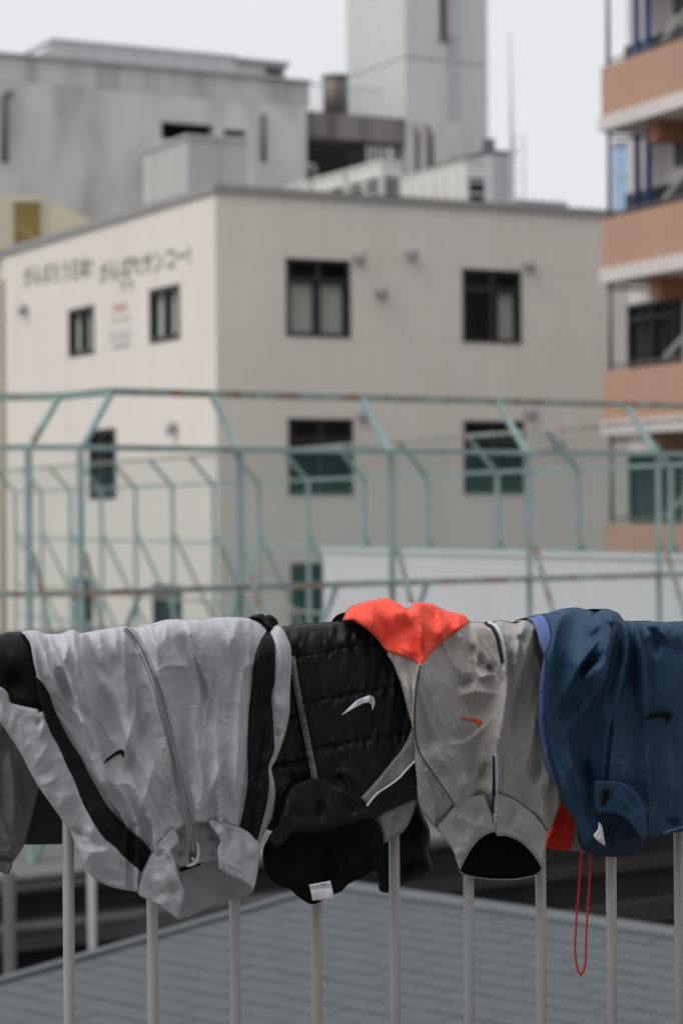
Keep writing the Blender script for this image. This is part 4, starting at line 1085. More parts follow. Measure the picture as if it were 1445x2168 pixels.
# gathered puckers on both sides of the zip
zq = catmull(zipc, 9, False)
for i in range(6, len(zq) - 4, 2):
    tdir = zq[i + 1] - zq[i]; tdir /= np.linalg.norm(tdir); nd = np.array([-tdir[1], tdir[0]])
    for sgn in (-1, 1):
        ln = rng.uniform(16, 40); o_ = rng.uniform(-3, 3)
        a = zq[i] + nd * sgn * 9 + tdir * o_; b = zq[i] + nd * sgn * (9 + ln) + tdir * (o_ + rng.uniform(-14, 6))
        f1.append(([tuple(a), tuple((a + b) / 2 + tdir * 2), tuple(b)], rng.uniform(2.6, 4.2), rng.uniform(0.35, 0.95) * (1 if i % 4 else -1), 'r'))
def fine_creases(n, x0, x1, y0, y1, ang, spread, hmax, rs):
    out_ = []
    for _ in range(n):
        x, y = rs.uniform(x0, x1), rs.uniform(y0, y1); a = ang + rs.normal() * spread; L = rs.uniform(14, 62)
        dx, dy = math.cos(a) * L / 2, math.sin(a) * L / 2; bx_, by_ = rs.uniform(-4, 4), rs.uniform(-4, 4)
        out_.append(([(x - dx, y - dy), (x + bx_, y + by_), (x + dx, y + dy)], rs.uniform(2.4, 6.0), 0.65 * rs.uniform(0.35, hmax) * rs.choice([-1, 1, 1]), 'r'))
    return out_
rs1 = np.random.RandomState(5)
f1 += fine_creases(190, 20, 540, 1340, 1800, R(72), 0.55, 1.6, rs1)
g1 = Garment('light_grey_windbreaker', 'light grey windbreaker with black stripes and full length silver zip over the railing', 300, 0.084, top1, 0.042, f1,
             noise=[(60, 130, 3.0, -0.3), (38, 140, 1.8, -0.38, 1), (26, 90, 0.8, -0.2, 1), (9, 18, 0.3, 0.4)], amp=1.7, tilt=0.025,
             fan=((1320, 1430, 1750), (40, 80, 275), (570, 560, 525), [(6.5, 330, 17, 0, 2.3), (10, 260, 8.0, 1, 7.7), (21, 120, 2.8, 1, 4.1)]))
bodyL = c5([(640, 1290), (560, 1180), (480, 1060), (420, 940), (370, 820), (310, 700), (260, 580), (220, 480), (190, 420), (165, 330), (150, 240), (125, 195)])
body1 = c5([(105, 176), (150, 168), (190, 172), (215, 183), (250, 186), (290, 184), (330, 168), (355, 166), (385, 183), (430, 175), (500, 163), (560, 153), (600, 150), (650, 153), (690, 150), (715, 138), (740, 148), (790, 125), (830, 115), (870, 115), (900, 121), (960, 116), (1060, 105), (1180, 108), (1235, 125), (1278, 165),
            (1290, 230), (1262, 420), (1255, 640), (1250, 800), (1232, 950), (1210, 1100), (1195, 1160), (1150, 1135), (1100, 1105), (1030, 1088), (960, 1085), (905, 1095), (860, 1115), (800, 1165), (740, 1245), (700, 1320), (690, 1340)]) + bodyL
sheet(g1, 'body', body1, 'nylon_grey', sp=3.4, edge=(6, 0.003))
back_panel(g1, 270, 575, 'nylon_grey', 0.26, seed=1)
sheet(g1, 'side_panel', c5([(-300, 195), (0, 190), (40, 178), (100, 175), (128, 193), (150, 240), (165, 310), (174, 390), (182, 450), (205, 520), (225, 590), (190, 640), (0, 620), (-300, 560)]), 'nylon_black', off=-0.016, usef=False,
      folds=[(c5([(20, 250), (80, 300), (120, 420)]), 14, 9, 'r'), (c5([(0, 330), (60, 380), (130, 480)]), 12, -8, 'r'), (c5([(60, 480), (130, 500), (190, 540)]), 8, 6, 'r'), (c5([(40, 460), (60, 400), (20, 370)]), 10, -12, 'r')])
sleeveF = [(c5([(360, 1180), (408, 1212), (470, 1226), (545, 1203)]), 18, 14, 'L'), (c5([(325, 1105), (380, 1135), (442, 1180)]), 7, -10, 'r'), (c5([(390, 1100), (430, 1130), (470, 1180)]), 12, 6, 'r'),
           (c5([(90, 545), (55, 620), (60, 690)]), 10, 6, 'r'), (c5([(212, 590), (205, 640), (190, 690)]), 7, 9, 'r'), (c5([(190, 580), (175, 640)]), 6, -7, 'r'), (c5([(245, 690), (180, 800), (160, 840)]), 12, 7, 'r'),
           (c5([(270, 800), (215, 850), (160, 860)]), 10, -6, 'r'), (c5([(290, 860), (230, 900), (190, 905)]), 9, 6, 'r'), (c5([(330, 930), (290, 1010), (300, 1060)]), 14, 5, 'r'), (c5([(60, 560), (120, 600), (160, 660)]), 14, -5, 'r'),
           (c5([(470, 1290), (560, 1310), (640, 1330)]), 9, 4, 'r'), (c5([(430, 1300), (520, 1350), (620, 1380)]), 10, -4, 'r'), (c5([(560, 1260), (600, 1300), (650, 1320)]), 7, -4, 'r'), (c5([(20, 500), (10, 560), (40, 640)]), 12, 6, 'r')]
stripeL = c5([(683, 1328), (640, 1290), (590, 1245), (545, 1195), (500, 1160), (450, 1090), (400, 1000), (355, 880), (320, 810), (280, 720), (240, 650), (218, 575)])
sheet(g1, 'sleeve', c5([(-300, 420), (-100, 425), (0, 437), (25, 452), (42, 475), (52, 512), (90, 525), (135, 535), (180, 545), (192, 562), (205, 556)]) + stripeL[::-1][0:1] + c5([(252, 650), (292, 720), (332, 810), (367, 880), (412, 1000), (462, 1090), (510, 1160), (555, 1195), (600, 1245), (650, 1290), (690, 1330)]) +
      c5([(668, 1420), (600, 1410), (540, 1397), (480, 1372), (430, 1332), (390, 1262), (360, 1190), (335, 1120), (300, 1075), (240, 990), (190, 920), (150, 850), (110, 770), (60, 690), (0, 610), (-100, 560), (-300, 520)]),
      'nylon_grey', sp=3.4, edge=(9, 0.007), off=0.009, folds=sleeveF + fine_creases(90, 0, 300, 1450, 1880, R(60), 0.7, 1.6, rs1))
stripeR = c5([(172, 388), (205, 420), (235, 470), (262, 545), (300, 630), (345, 710), (385, 770), (420, 840), (460, 915), (510, 1000), (560, 1060), (620, 1120), (680, 1170), (725, 1235)])
sheet(g1, 'stripe', stripeR + c5([(700, 1290)]) + stripeL + c5([(190, 500), (175, 440)]), 'nylon_black', sp=3.4, edge=(4, 0.002), off=0.0105, folds=sleeveF[:3])
sheet(g1, 'stripe', c5([(1278, 166), (1250, 215), (1228, 270), (1215, 330), (1208, 420), (1195, 540), (1188, 680), (1187, 770), (1190, 850), (1185, 930), (1170, 1020), (1155, 1090), (1152, 1112), (1190, 1142), (1232, 1170), (1250, 1100), (1275, 1000), (1287, 900), (1283, 820), (1310, 740), (1308, 640), (1303, 560), (1298, 480), (1313, 420), (1316, 330), (1314, 240), (1302, 200)]), 'nylon_black', edge=(7, 0.004), off=0.009,
      folds=[(c5([(1300, 470), (1260, 520), (1230, 600)]), 10, -5, 'r'), (c5([(1305, 740), (1260, 790), (1220, 830)]), 10, 6, 'r'), (c5([(1270, 900), (1220, 980)]), 12, 5, 'r')])
rs = sheet(g1, 'sleeve', c5([(1312, 132), (1350, 160), (1375, 205), (1390, 250), (1394, 330), (1386, 450), (1384, 560), (1366, 650), (1345, 720), (1318, 790), (1298, 830), (1312, 900), (1316, 960), (1302, 1060), (1267, 1130), (1240, 1192), (1215, 1180), (1225, 1100), (1240, 1000), (1250, 900), (1250, 800), (1270, 700), (1280, 500), (1290, 300), (1295, 180)]), 'nylon_grey', edge=(10, 0.008), off=0.004, base=0.074, usef=False,
      folds=[(c5([(1310, 460), (1335, 540), (1362, 610)]), 7, 8, 'R'), (c5([(1330, 200), (1350, 330), (1340, 440)]), 9, 6, 'r'), (c5([(1365, 300), (1370, 420), (1355, 520)]), 7, -5, 'r'), (c5([(1310, 640), (1330, 690)]), 7, -6, 'r')])
sheet(g1, 'knotted_cloth', c5([(1180, 110), (1215, 96), (1255, 88), (1270, 99), (1290, 92), (1322, 113), (1332, 136), (1310, 152), (1320, 212), (1306, 218), (1278, 172), (1240, 130)]), 'nylon_black', sp=3.5, edge=(9, 0.012), off=0.012, roll=False, base=0.04,
      folds=[(c5([(1270, 98), (1285, 140), (1305, 200)]), 6, 8, 'L'), (c5([(1290, 95), (1310, 150)]), 5, -6, 'r')])
# collar hanging open
collar_in = sheet(g1, 'collar_lining', z5([(440, 380), (560, 400), (760, 380), (950, 360), (1020, 420), (1130, 560), (1200, 640), (1250, 690), (1248, 712), (1200, 742), (1050, 790), (900, 832), (780, 882), (640, 950), (545, 980), (520, 968), (480, 900), (470, 600)]), 'nylon_grey_shade', sp=4.5, edge=(2.5, 0.0015), base=0.046, roll=False, usef=False,
      folds=[(z5([(600, 520), (700, 700), (680, 900)]), 30, 12, 'r'), (z5([(980, 560), (1000, 700), (960, 800)]), 25, -10, 'r')])
collar_mid = sheet(g1, 'collar_stand', z5([(480, 110), (590, 52), (660, 27), (760, 22), (860, 40), (900, 120), (950, 220), (935, 300), (930, 400), (880, 412), (760, 437), (700, 470), (620, 472), (540, 466), (490, 430), (440, 340), (430, 250)]), 'nylon_grey', sp=2.8, edge=(3, 0.002), base=0.054, roll=False, usef=False,
      folds=[(z5([(850, 90), (800, 130), (740, 130)]), 7, 7, 'r'), (z5([(900, 200), (820, 260), (780, 290)]), 7, 8, 'r'), (z5([(520, 130), (540, 220), (540, 330)]), 8, 8, 'r'), (z5([(860, 280), (870, 400)]), 5, -6, 'r'), (z5([(500, 330), (600, 350)]), 8, -8, 'r'), (z5([(760, 60), (700, 180), (690, 300)]), 7, 5, 'r')])
cl = sheet(g1, 'collar_flap', z5([(490, 95), (400, 170), (330, 260), (270, 360), (215, 470), (185, 540), (160, 640), (145, 722), (180, 760), (260, 800), (330, 832), (400, 880), (470, 932), (525, 975), (548, 885), (576, 790), (590, 710), (562, 650), (537, 570), (517, 500), (502, 430), (477, 360), (457, 318), (500, 282), (530, 250), (528, 190), (510, 150)]), 'nylon_grey', sp=2.8, edge=(3, 0.003), base=0.094, roll=False, usef=False,
      folds=fine_creases(40, 300, 395, 1760, 1945, R(60), 0.7, 2.0, rs1) + [(z5([(430, 310), (360, 350), (330, 420)]), 8, -9, 'r'), (z5([(340, 270), (420, 330), (470, 420)]), 9, 8, 'r'), (z5([(440, 420), (480, 560), (560, 700)]), 10, 6, 'r'), (z5([(310, 520), (380, 640), (450, 720)]), 16, 8, 'r'), (z5([(420, 620), (480, 700), (500, 780)]), 11, -7, 'r'), (z5([(240, 560), (300, 700), (400, 830)]), 14, -6, 'r'), (z5([(330, 720), (420, 800), (500, 860)]), 9, 5, 'r')])
cr_ = sheet(g1, 'collar_flap', z5([(820, 30), (880, 25), (960, 45), (1050, 70), (1130, 100), (1200, 140), (1260, 200), (1312, 262), (1302, 360), (1292, 500), (1267, 640), (1247, 697), (1200, 652), (1130, 602), (1050, 572), (980, 532), (925, 492), (915, 400), (910, 310), (938, 240), (918, 190), (880, 130), (845, 90)]), 'nylon_grey', sp=2.8, edge=(3, 0.003), base=0.094, roll=False, usef=False,
      folds=fine_creases(40, 455, 550, 1735, 1885, R(60), 0.7, 2.0, rs1) + [(z5([(900, 60), (960, 170), (960, 300)]), 10, 8, 'r'), (z5([(960, 60), (1010, 160), (1000, 300)]), 10, -6, 'r'), (z5([(1180, 230), (1240, 330), (1270, 420)]), 11, 7, 'r'), (z5([(1120, 220), (1180, 330), (1200, 480)]), 10, -5, 'r'), (z5([(1020, 200), (1100, 330), (1150, 520)]), 16, 6, 'r'), (z5([(940, 420), (1060, 470), (1220, 560)]), 7, 3, 'r')])
for ln in (z5([(490, 97), (400, 172), (330, 262), (270, 362), (215, 472), (186, 542), (161, 642), (147, 720)]), z5([(822, 33), (880, 28), (960, 48), (1050, 73), (1130, 103), (1200, 143), (1258, 202), (1308, 262)])):
    ribbon(g1, 'seam', ln, 2.0, 'tape_grey', off=0.0, base=0.0935, roll=False, usef=False)
for ln in (z5([(515, 950), (540, 870), (566, 790), (580, 712), (552, 652), (528, 572), (508, 502)]), z5([(1240, 680), (1196, 638), (1128, 588), (1052, 558), (985, 518), (935, 482)])):
    pieces(g1, 'stitching', ln, 4.0, 2.4, 0.9, 'tape_grey', off=0.0008, h=0.0006, base=0.094, roll=False, usef=False)
sheet(g1, 'label_shadow', z5([(555, 492), (650, 462), (750, 437), (745, 458), (650, 490), (556, 522)]), 'lining_black', sp=3, edge=None, base=0.054, roll=False, usef=False)  # black strip drawn as the label's shadow inside the collar
# seams
for line, m_, offs in ((c5([(178, 392), (212, 416), (243, 468), (270, 543), (308, 628), (353, 706), (393, 766), (428, 836), (468, 911), (518, 996), (568, 1055), (628, 1114), (688, 1166)]), 'thread_grey', 0.0015), (c5([(1272, 170), (1242, 218), (1220, 272), (1208, 330), (1200, 420), (1187, 540), (1180, 680), (1179, 770), (1182, 850), (1177, 930), (1162, 1020), (1148, 1090)]), 'thread_grey', 0.0015),
                       (c5([(110, 180), (136, 192), (158, 240), (172, 310), (180, 390)]), 'thread_grey', 0.002)):
    pieces(g1, 'stitching', line, 4.2, 2.6, 1.0, m_, off=offs, h=0.0007)
ribbon(g1, 'zipper_edge', zipc, 13.6, 'thread_dark', off=0.0008)
zt_ = ribbon(g1, 'zipper_tape', zipc, 11.5, 'tape_light', off=0.0025)
ribbon(g1, 'zipper_gap', zipc, 4.6, 'tape_grey', zt_, off=0.0042)
pieces(g1, 'zipper_teeth', zipc, 3.2, 2.0, 4.6, 'zip_metal', zt_, off=0.006, h=0.0016, side=1.0, alt=True)
for s_ in (-8.5, 8.5):
    q = catmull(zipc, 6, False); tt = np.gradient(q, axis=0); tt /= np.linalg.norm(tt, axis=1)[:, None]
    pieces(g1, 'stitching', [tuple(p) for p in (q + np.stack([-tt[:, 1], tt[:, 0]], 1) * s_)[2:]], 4.2, 2.6, 0.9, 'thread_grey', off=0.0015, h=0.0006)
ps = z5([(645, 330), (690, 328), (700, 370), (702, 420), (680, 445), (650, 440), (640, 380)])
sheet(g1, 'zipper_slider', ps, 'zip_dark', zt_, sp=2, edge=(2, 0.002), base=0.084, roll=False, usef=False, thick=0.004)
sheet(g1, 'zipper_pull', z5([(662, 385), (695, 388), (697, 440), (680, 452), (664, 440)]), 'zip_metal', zt_, sp=2, edge=(1.5, 0.001), base=0.087, roll=False, usef=False, thick=0.0018)
sheet(g1, 'zip_garage', z5([(700, 240), (730, 262), (742, 330), (735, 400), (700, 455), (640, 478), (605, 470), (660, 440), (700, 400), (712, 330)]), 'nylon_grey', sp=2.5, edge=(3, 0.003), base=0.088, roll=False, usef=False)
swoosh(g1, 'emblem', c5([(498, 806), (512, 784), (535, 765), (562, 745), (582, 738), (593, 748), (595, 768), (589, 778), (585, 764), (573, 760), (550, 768), (525, 786)]), 'embroidery_dark', g1.t, 0.003)

# ---------------- jacket 2: black quilted jacket
top2 = c6([(-100, 230), (200, 215), (255, 205), (350, 190), (430, 183), (520, 178), (640, 168), (800, 168), (960, 175), (1150, 180)])
zip2 = c6([(304, 400), (316, 470), (338, 600), (368, 760), (402, 930), (442, 1130), (470, 1270), (494, 1372)])
f2 = [(c6([(250, 420), (310, 412), (430, 392), (540, 370), (640, 345), (830, 318), (1000, 285)]), 4.5, -3.2, 'rF'), (c6([(330, 720), (420, 700), (640, 660), (800, 630), (960, 600), (1100, 590)]), 4.5, -3.2, 'rF'),
      (c6([(380, 1020), (520, 1000), (800, 945), (1050, 908), (1150, 890)]), 4.5, -3, 'rF'), (c6([(150, 800), (250, 815), (350, 790)]), 5, -5, 'rF'), (c6([(150, 1120), (300, 1110), (420, 1080)]), 5, -5, 'rF'),
      (c6([(290, 300), (352, 470), (388, 690), (430, 890), (478, 1130), (530, 1290)]), 9, 8, 'r'), (c6([(285, 330), (330, 560), (370, 800), (420, 1040), (470, 1300)]), 7, -6, 'r'),
      (c6([(500, 1300), (530, 1240), (600, 1250), (700, 1320), (800, 1400)]), 9, 9, 'L'), (c6([(560, 1180), (640, 1160), (760, 1230)]), 12, 6, 'r'),
      (c6([(300, 1200), (240, 1300), (200, 1420)]), 16, 9, 'r'), (c6([(430, 1180), (330, 1270), (250, 1400)]), 12, -8, 'r')]
for seam, ylo in ((f2[0][0], 1), (f2[1][0], 1), (f2[2][0], 1), (f2[3][0], 1), (f2[4][0], 1)):   # puckers that run up and down from the quilting seams
    q = catmull(seam, 7, False)
    for i in range(1, len(q) - 1):
        for sg in (-1, 1):
            if rng.rand() < 0.35: continue
            L = rng.uniform(12, 46); x, y = q[i] + rng.uniform(-3, 3, 2)
            f2.append(([(x, y), (x + rng.uniform(-3, 3), y + sg * L / 2), (x + rng.uniform(-7, 7), y + sg * L)], rng.uniform(3, 6.5), rng.uniform(0.8, 2.6) * rng.choice([-1, 1]), 'rT'))
for x in range(300, 960, 26):
    f2.append((c6([(x + rng.uniform(-8, 8), 185), (x + rng.uniform(-20, 20), 250), (x + rng.uniform(-30, 30), 330)]), rng.uniform(5, 9), rng.uniform(-3, 3), 'rT'))
g2 = Garment('black_quilted_jacket', 'black quilted jacket with white curved emblem and grey zip over the railing', 700, 0.045, top2, 0.04, f2,
             noise=[(30, 90, 4, 0.05), (10, 30, 1.6, 0.1)], bumps=[(720, 1350, 50, 4), (740, 1440, 60, 6), (760, 1540, 60, 5)])
b2 = sheet(g2, 'body', c6([(60, 240), (200, 215), (255, 205), (350, 190), (430, 183), (520, 178), (640, 168), (800, 168), (960, 175), (1050, 420), (1120, 800), (1150, 1000), (1150, 1250), (1112, 1325), (990, 1380), (870, 1440), (760, 1480), (500, 1560), (300, 1560), (130, 1530), (90, 1400), (100, 1100), (100, 700), (80, 400)]), 'puffer_black', sp=3.0, edge=(8, 0.006))
back_panel(g2, 560, 845, 'puffer_black', 0.25, seed=2)
zt2 = ribbon(g2, 'zipper_tape', zip2, 12.5, 'tape_grey', off=0.007)
ribbon(g2, 'zipper_gap', zip2, 5, 'thread_dark', zt2, off=0.0088)
pieces(g2, 'zipper_teeth', zip2[:-1] + c6([(488, 1345)]), 3.2, 2.0, 4.6, 'zip_metal', zt2, off=0.0105, h=0.0014, side=1.1, alt=True)
swoosh(g2, 'emblem', c6([(630, 786), (680, 735), (730, 690), (780, 668), (815, 658), (840, 672), (848, 700), (842, 730), (828, 754), (826, 722), (808, 706), (772, 710), (722, 735), (672, 764)]), 'embroidery_white', g2.t, 0.006)
sheet(g2, 'side_panel', c6([(1090, 870), (1060, 950), (1020, 1020), (960, 1090), (890, 1180), (820, 1260), (757, 1330), (795, 1378), (840, 1322), (900, 1268), (960, 1228), (1020, 1183), (1070, 1125), (1115, 1085), (1160, 1000), (1150, 880)]), 'panel_grey', sp=3.5, edge=(4, 0.003), off=0.005)
ribbon(g2, 'piping', c6([(796, 1384), (832, 1335), (882, 1287), (950, 1243), (1012, 1193), (1062, 1138), (1120, 1080)]), 3.4, 'embroidery_white', off=0.008, thick=0.003)
sheet(g2, 'side_panel', c6([(1125, 1315), (1060, 1345), (980, 1380), (905, 1412), (862, 1458), (885, 1520), (905, 1580), (903, 1637), (960, 1592), (1020, 1562), (1062, 1510), (1102, 1420), (1130, 1340)]), 'panel_grey', sp=3.5, edge=(7, 0.005), base=0.035, usef=False, roll=False,
      folds=[(c6([(1000, 1380), (960, 1450), (940, 1560)]), 8, 6, 'r'), (c6([(900, 1450), (960, 1480), (1020, 1440)]), 6, -4, 'r')])
sheet(g2, 'cuff_trim', c6([(165, 1445), (222, 1450), (190, 1515), (150, 1510)]), 'panel_grey', sp=3, edge=(3, 0.002), base=0.03, usef=False, roll=False)
ribbon(g2, 'piping', c6([(150, 1522), (185, 1526)]), 3.2, 'embroidery_white', off=0.0, base=0.034, usef=False, roll=False)
sheet(g2, 'sleeve', c6([(880, 900), (1120, 900), (1150, 1400), (1200, 1520), (1207, 1600), (1196, 1690), (1224, 1790), (1150, 1850), (1012, 1902), (985, 1946), (890, 1946), (868, 1880), (840, 1800), (800, 1600), (800, 1200)]), 'nylon_black', edge=(14, 0.014), base=-0.05, usef=False, roll=False,
      folds=[(c6([(1120, 1500), (1150, 1650), (1180, 1780)]), 12, 8, 'r'), (c6([(1050, 1600), (1080, 1750), (1020, 1890)]), 12, -7, 'r'), (c6([(1196, 1690), (1120, 1740), (1000, 1800)]), 7, -6, 'r')])
collar2 = z6([(300, 60), (430, 20), (560, 20), (700, 90), (800, 190), (860, 260), (925, 330), (967, 420), (982, 520), (972, 640), (932, 720), (800, 792), (710, 840), (662, 890), (602, 916), (520, 960), (430, 992), (330, 932), (270, 880), (150, 830), (90, 750), (64, 650), (70, 560), (110, 480), (165, 400), (210, 280)])
sheet(g2, 'collar_lining', collar2, 'collar_black', sp=3.5, edge=(4, 0.003), base=0.04, usef=False, roll=False,
      folds=fine_creases(60, 565, 805, 1740, 1905, R(70), 0.8, 5.0, rs1) + [(z6([(180, 560), (260, 520), (330, 470)]), 8, 8, 'r'), (z6([(760, 400), (840, 520), (920, 580)]), 12, 9, 'r'), (z6([(830, 560), (780, 680), (690, 800)]), 12, 9, 'r'), (z6([(220, 640), (300, 760), (420, 900)]), 16, 9, 'r'), (z6([(560, 640), (560, 780), (600, 880)]), 18, -10, 'r'), (z6([(640, 620), (660, 760), (640, 860)]), 12, 8, 'r'), (z6([(300, 560), (480, 620), (700, 520)]), 40, -10, 'r'), (z6([(120, 560), (130, 680), (200, 800)]), 12, 6, 'r')])
sheet(g2, 'collar', z6([(290, 90), (430, 30), (560, 50), (660, 110), (760, 185), (845, 268), (925, 330), (968, 425), (935, 385), (872, 325), (760, 332), (680, 352), (590, 378), (480, 412), (380, 402), (300, 432), (235, 500), (170, 565), (105, 490), (165, 400), (210, 280), (240, 170)]), 'puffer_black', sp=3.0, edge=(4, 0.003), base=0.072, usef=False, roll=False,
      folds=[(z6([(560, 95), (700, 150), (850, 275)]), 8, 7, 'r'), (z6([(250, 200), (330, 300), (400, 380)]), 10, -6, 'r'), (z6([(520, 140), (500, 260), (500, 390)]), 7, -7, 'r'), (z6([(560, 160), (570, 300), (600, 360)]), 6, 6, 'r'), (z6([(330, 130), (260, 280), (190, 440)]), 10, 8, 'r'), (z6([(640, 200), (720, 260), (800, 300)]), 8, -5, 'r')])
ribbon(g2, 'collar_seam', z6([(385, 396), (480, 404), (590, 370), (680, 344), (760, 324), (868, 318)]), 2.2, 'puffer_black', off=0.0, base=0.0735, usef=False, roll=False)
tg = sheet(g2, 'label_tag', z6([(413, 842), (500, 826), (575, 811), (592, 880), (606, 953), (520, 958), (440, 963), (424, 885)]), 'tag_white', sp=3, edge=(2, 0.001), base=0.066, usef=False, roll=False, thick=0.0012,
      folds=[(z6([(410, 880), (500, 868), (600, 862)]), 4, -3, 'rF')])
sheet(g2, 'tag_print', z6([(500, 832), (528, 836), (550, 826), (530, 842), (508, 842)]), 'panel_grey', tg, sp=2, edge=None, base=0.0672, usef=False, roll=False, thick=0.0006)

# ---------------- jacket 3: warm grey windbreaker with coral yoke
top3 = c7([(-100, 185), (15, 185), (60, 105), (150, 70), (280, 45), (340, 70), (415, 118), (445, 90), (460, 73), (560, 82), (630, 118), (760, 152), (790, 190), (880, 195), (940, 190), (980, 180), (1040, 195), (1100, 185), (1140, 180), (1190, 185), (1260, 190), (1500, 190)])
f3 = [(c7([(880, 198), (945, 270), (990, 380), (1010, 470), (1022, 580), (1012, 680), (992, 830), (965, 950), (950, 1080), (935, 1220)]), 15, 12, 'LF'),
      (c7([(487, 450), (462, 600), (452, 760), (455, 900), (480, 980), (530, 1065), (610, 1180), (690, 1300)]), 7, 6, 'RF'),
      (c7([(800, 205), (845, 330), (930, 440), (1010, 555)]), 11, 9, 'r'), (c7([(770, 300), (840, 410), (920, 490)]), 11, -7, 'r'), (c7([(828, 470), (860, 535), (960, 512)]), 9, 10, 'R'), (c7([(890, 440), (945, 520)]), 7, -8, 'r'),
      (c7([(840, 330), (835, 480)]), 8, 6, 'r'), (c7([(700, 660), (820, 620), (990, 640)]), 18, 8, 'r'), (c7([(700, 600), (780, 560), (840, 560)]), 16, -7, 'r'), (c7([(620, 940), (760, 930), (880, 830), (960, 740)]), 24, 9, 'r'),
      (c7([(660, 820), (700, 900), (800, 880), (900, 780)]), 18, -6, 'r'), (c7([(560, 900), (600, 1020), (700, 1100)]), 22, 7, 'r'), (c7([(900, 1000), (880, 1120), (830, 1210)]), 14, -6, 'r'), (c7([(760, 1100), (800, 1200), (880, 1210)]), 12, 5, 'r'),
      (c7([(1070, 260), (1090, 310), (1075, 450), (1062, 570)]), 9, 9, 'L'), (c7([(1045, 330), (1050, 450), (1040, 560)]), 8, -6, 'r'), (c7([(1195, 195), (1150, 330), (1085, 560), (1030, 800), (1010, 1100)]), 22, 10, 'rT'), (c7([(1120, 190), (1110, 250), (1070, 300)]), 8, 9, 'r'), (c7([(1090, 195), (1080, 240)]), 7, -9, 'rT'),
      (c7([(1130, 420), (1090, 700), (1070, 960)]), 16, -6, 'r'), (c7([(1220, 600), (1170, 900), (1120, 1150)]), 22, 8, 'r'), (c7([(1225, 950), (1195, 1130), (1180, 1240)]), 10, -9, 'r'), (c7([(1290, 900), (1280, 1100), (1250, 1280)]), 14, 6, 'r'),
      (c7([(380, 480), (420, 620), (440, 780)]), 12, 5, 'r'), (c7([(415, 120), (470, 152), (500, 205), (505, 310), (492, 445)]), 14, 13, 'LT'), (c7([(60, 120), (180, 180), (300, 330)]), 26, 8, 'r'), (c7([(280, 55), (400, 150), (470, 250)]), 20, 8, 'r'),
      (c7([(230, 130), (300, 260), (380, 360)]), 22, -6, 'r'), (c7([(470, 80), (560, 160), (600, 260)]), 20, -6, 'r'), (c7([(620, 130), (640, 220), (560, 330)]), 22, 7, 'r'), (c7([(350, 330), (420, 370), (480, 380)]), 12, 5, 'r'), (c7([(500, 1140), (560, 1220), (640, 1300)]), 8, 3, 'r')]
for k in range(9):
    x = 545 + k * 16; y = 1085 + k * 27
    f3.append((c7([(x, y), (x - 14, y + 18), (x - 34, y + 26)]), 3.2, 2.2, 'r'))
f3 += fine_creases(90, 860, 1190, 1400, 1690, R(100), 0.5, 1.0, rs1)
g3 = Garment('coral_yoke_windbreaker', 'warm grey windbreaker with bright coral yoke and small orange emblem over the railing', 970, 0.064, top3, 0.042, f3,
             noise=[(70, 120, 3, 0.3), (48, 150, 1.5, 0.3, 1), (8, 14, 0.25, 0.4)], bumps=[(925, 1460, 95, 20)], amp=2.0, tilt=0.02,
             fan=((1330, 1450, 1700), (800, 860, 930), (1185, 1190, 1190), [(5, 300, 14, 0, 5.2), (8, 220, 6.0, 1, 1.7), (15, 110, 1.8, 1, 8.1)]))
body3 = c7([(400, 250), (487, 210), (600, 170), (700, 150), (760, 153), (790, 190), (880, 195), (940, 190), (980, 180), (1040, 195), (1075, 203), (1100, 185), (1140, 180), (1190, 185), (1260, 190), (1330, 300), (1360, 600), (1370, 1000), (1350, 1200), (1345, 1300), (1320, 1370), (1292, 1440), (1262, 1475), (1200, 1390), (1130, 1360), (1050, 1400), (960, 1440), (900, 1440), (800, 1400), (720, 1350), (640, 1390), (592, 1458),
             (560, 1430), (500, 1350), (475, 1260), (470, 1150), (455, 1000), (440, 840), (410, 720), (380, 600), (330, 460), (290, 375)])
sheet(g3, 'body', body3, 'warm_grey', sp=3.4, edge=(10, 0.008))
back_panel(g3, 735, 1190, 'warm_grey', 0.25, seed=3)
sheet(g3, 'yoke', c7([(15, 185), (60, 105), (150, 70), (280, 45), (340, 70), (415, 118), (445, 90), (460, 73), (560, 82), (630, 118), (760, 152), (789, 200), (700, 260), (600, 340), (540, 400), (487, 456), (430, 425), (360, 400), (285, 370), (240, 310), (170, 240), (90, 190), (45, 180)]), 'coral', sp=4, edge=(7, 0.006), off=0.005)
pieces(g3, 'stitching', c7([(508, 180), (512, 300), (500, 400), (491, 440)]), 4.5, 2.6, 0.9, 'embroidery_orange', off=0.007, h=0.0006)
pieces(g3, 'stitching', c7([(494, 460), (470, 600), (460, 760), (463, 900), (488, 980)]), 4.5, 2.6, 0.9, 'thread_dark', off=0.001, h=0.0006)
ribbon(g3, 'seam', c7([(487, 456), (462, 600), (452, 760), (455, 900), (480, 980), (530, 1065), (610, 1180), (690, 1300)]), 1.8, 'thread_dark', off=0.0012)
for ln, wd, m_, of in ((c7([(905, 194), (948, 213), (983, 270), (1003, 350), (1010, 430), (1005, 495)]), 6.5, 'tape_white', 0.004), (c7([(886, 196), (928, 228), (960, 290), (977, 370), (992, 445)]), 6.5, 'nylon_black', 0.002),
                   (c7([(951, 1000), (955, 1100), (952, 1240), (951, 1362)]), 5.8, 'tape_white', 0.030), (c7([(940, 1010), (939, 1200), (938, 1420)]), 5.0, 'nylon_black', 0.027)):
    ribbon(g3, 'zipper_tape', ln, wd, m_, off=of)
pieces(g3, 'zipper_teeth', c7([(936, 228), (966, 290), (982, 370), (996, 440)]), 2.6, 1.5, 3.0, 'zip_dark', off=0.005, h=0.0012)
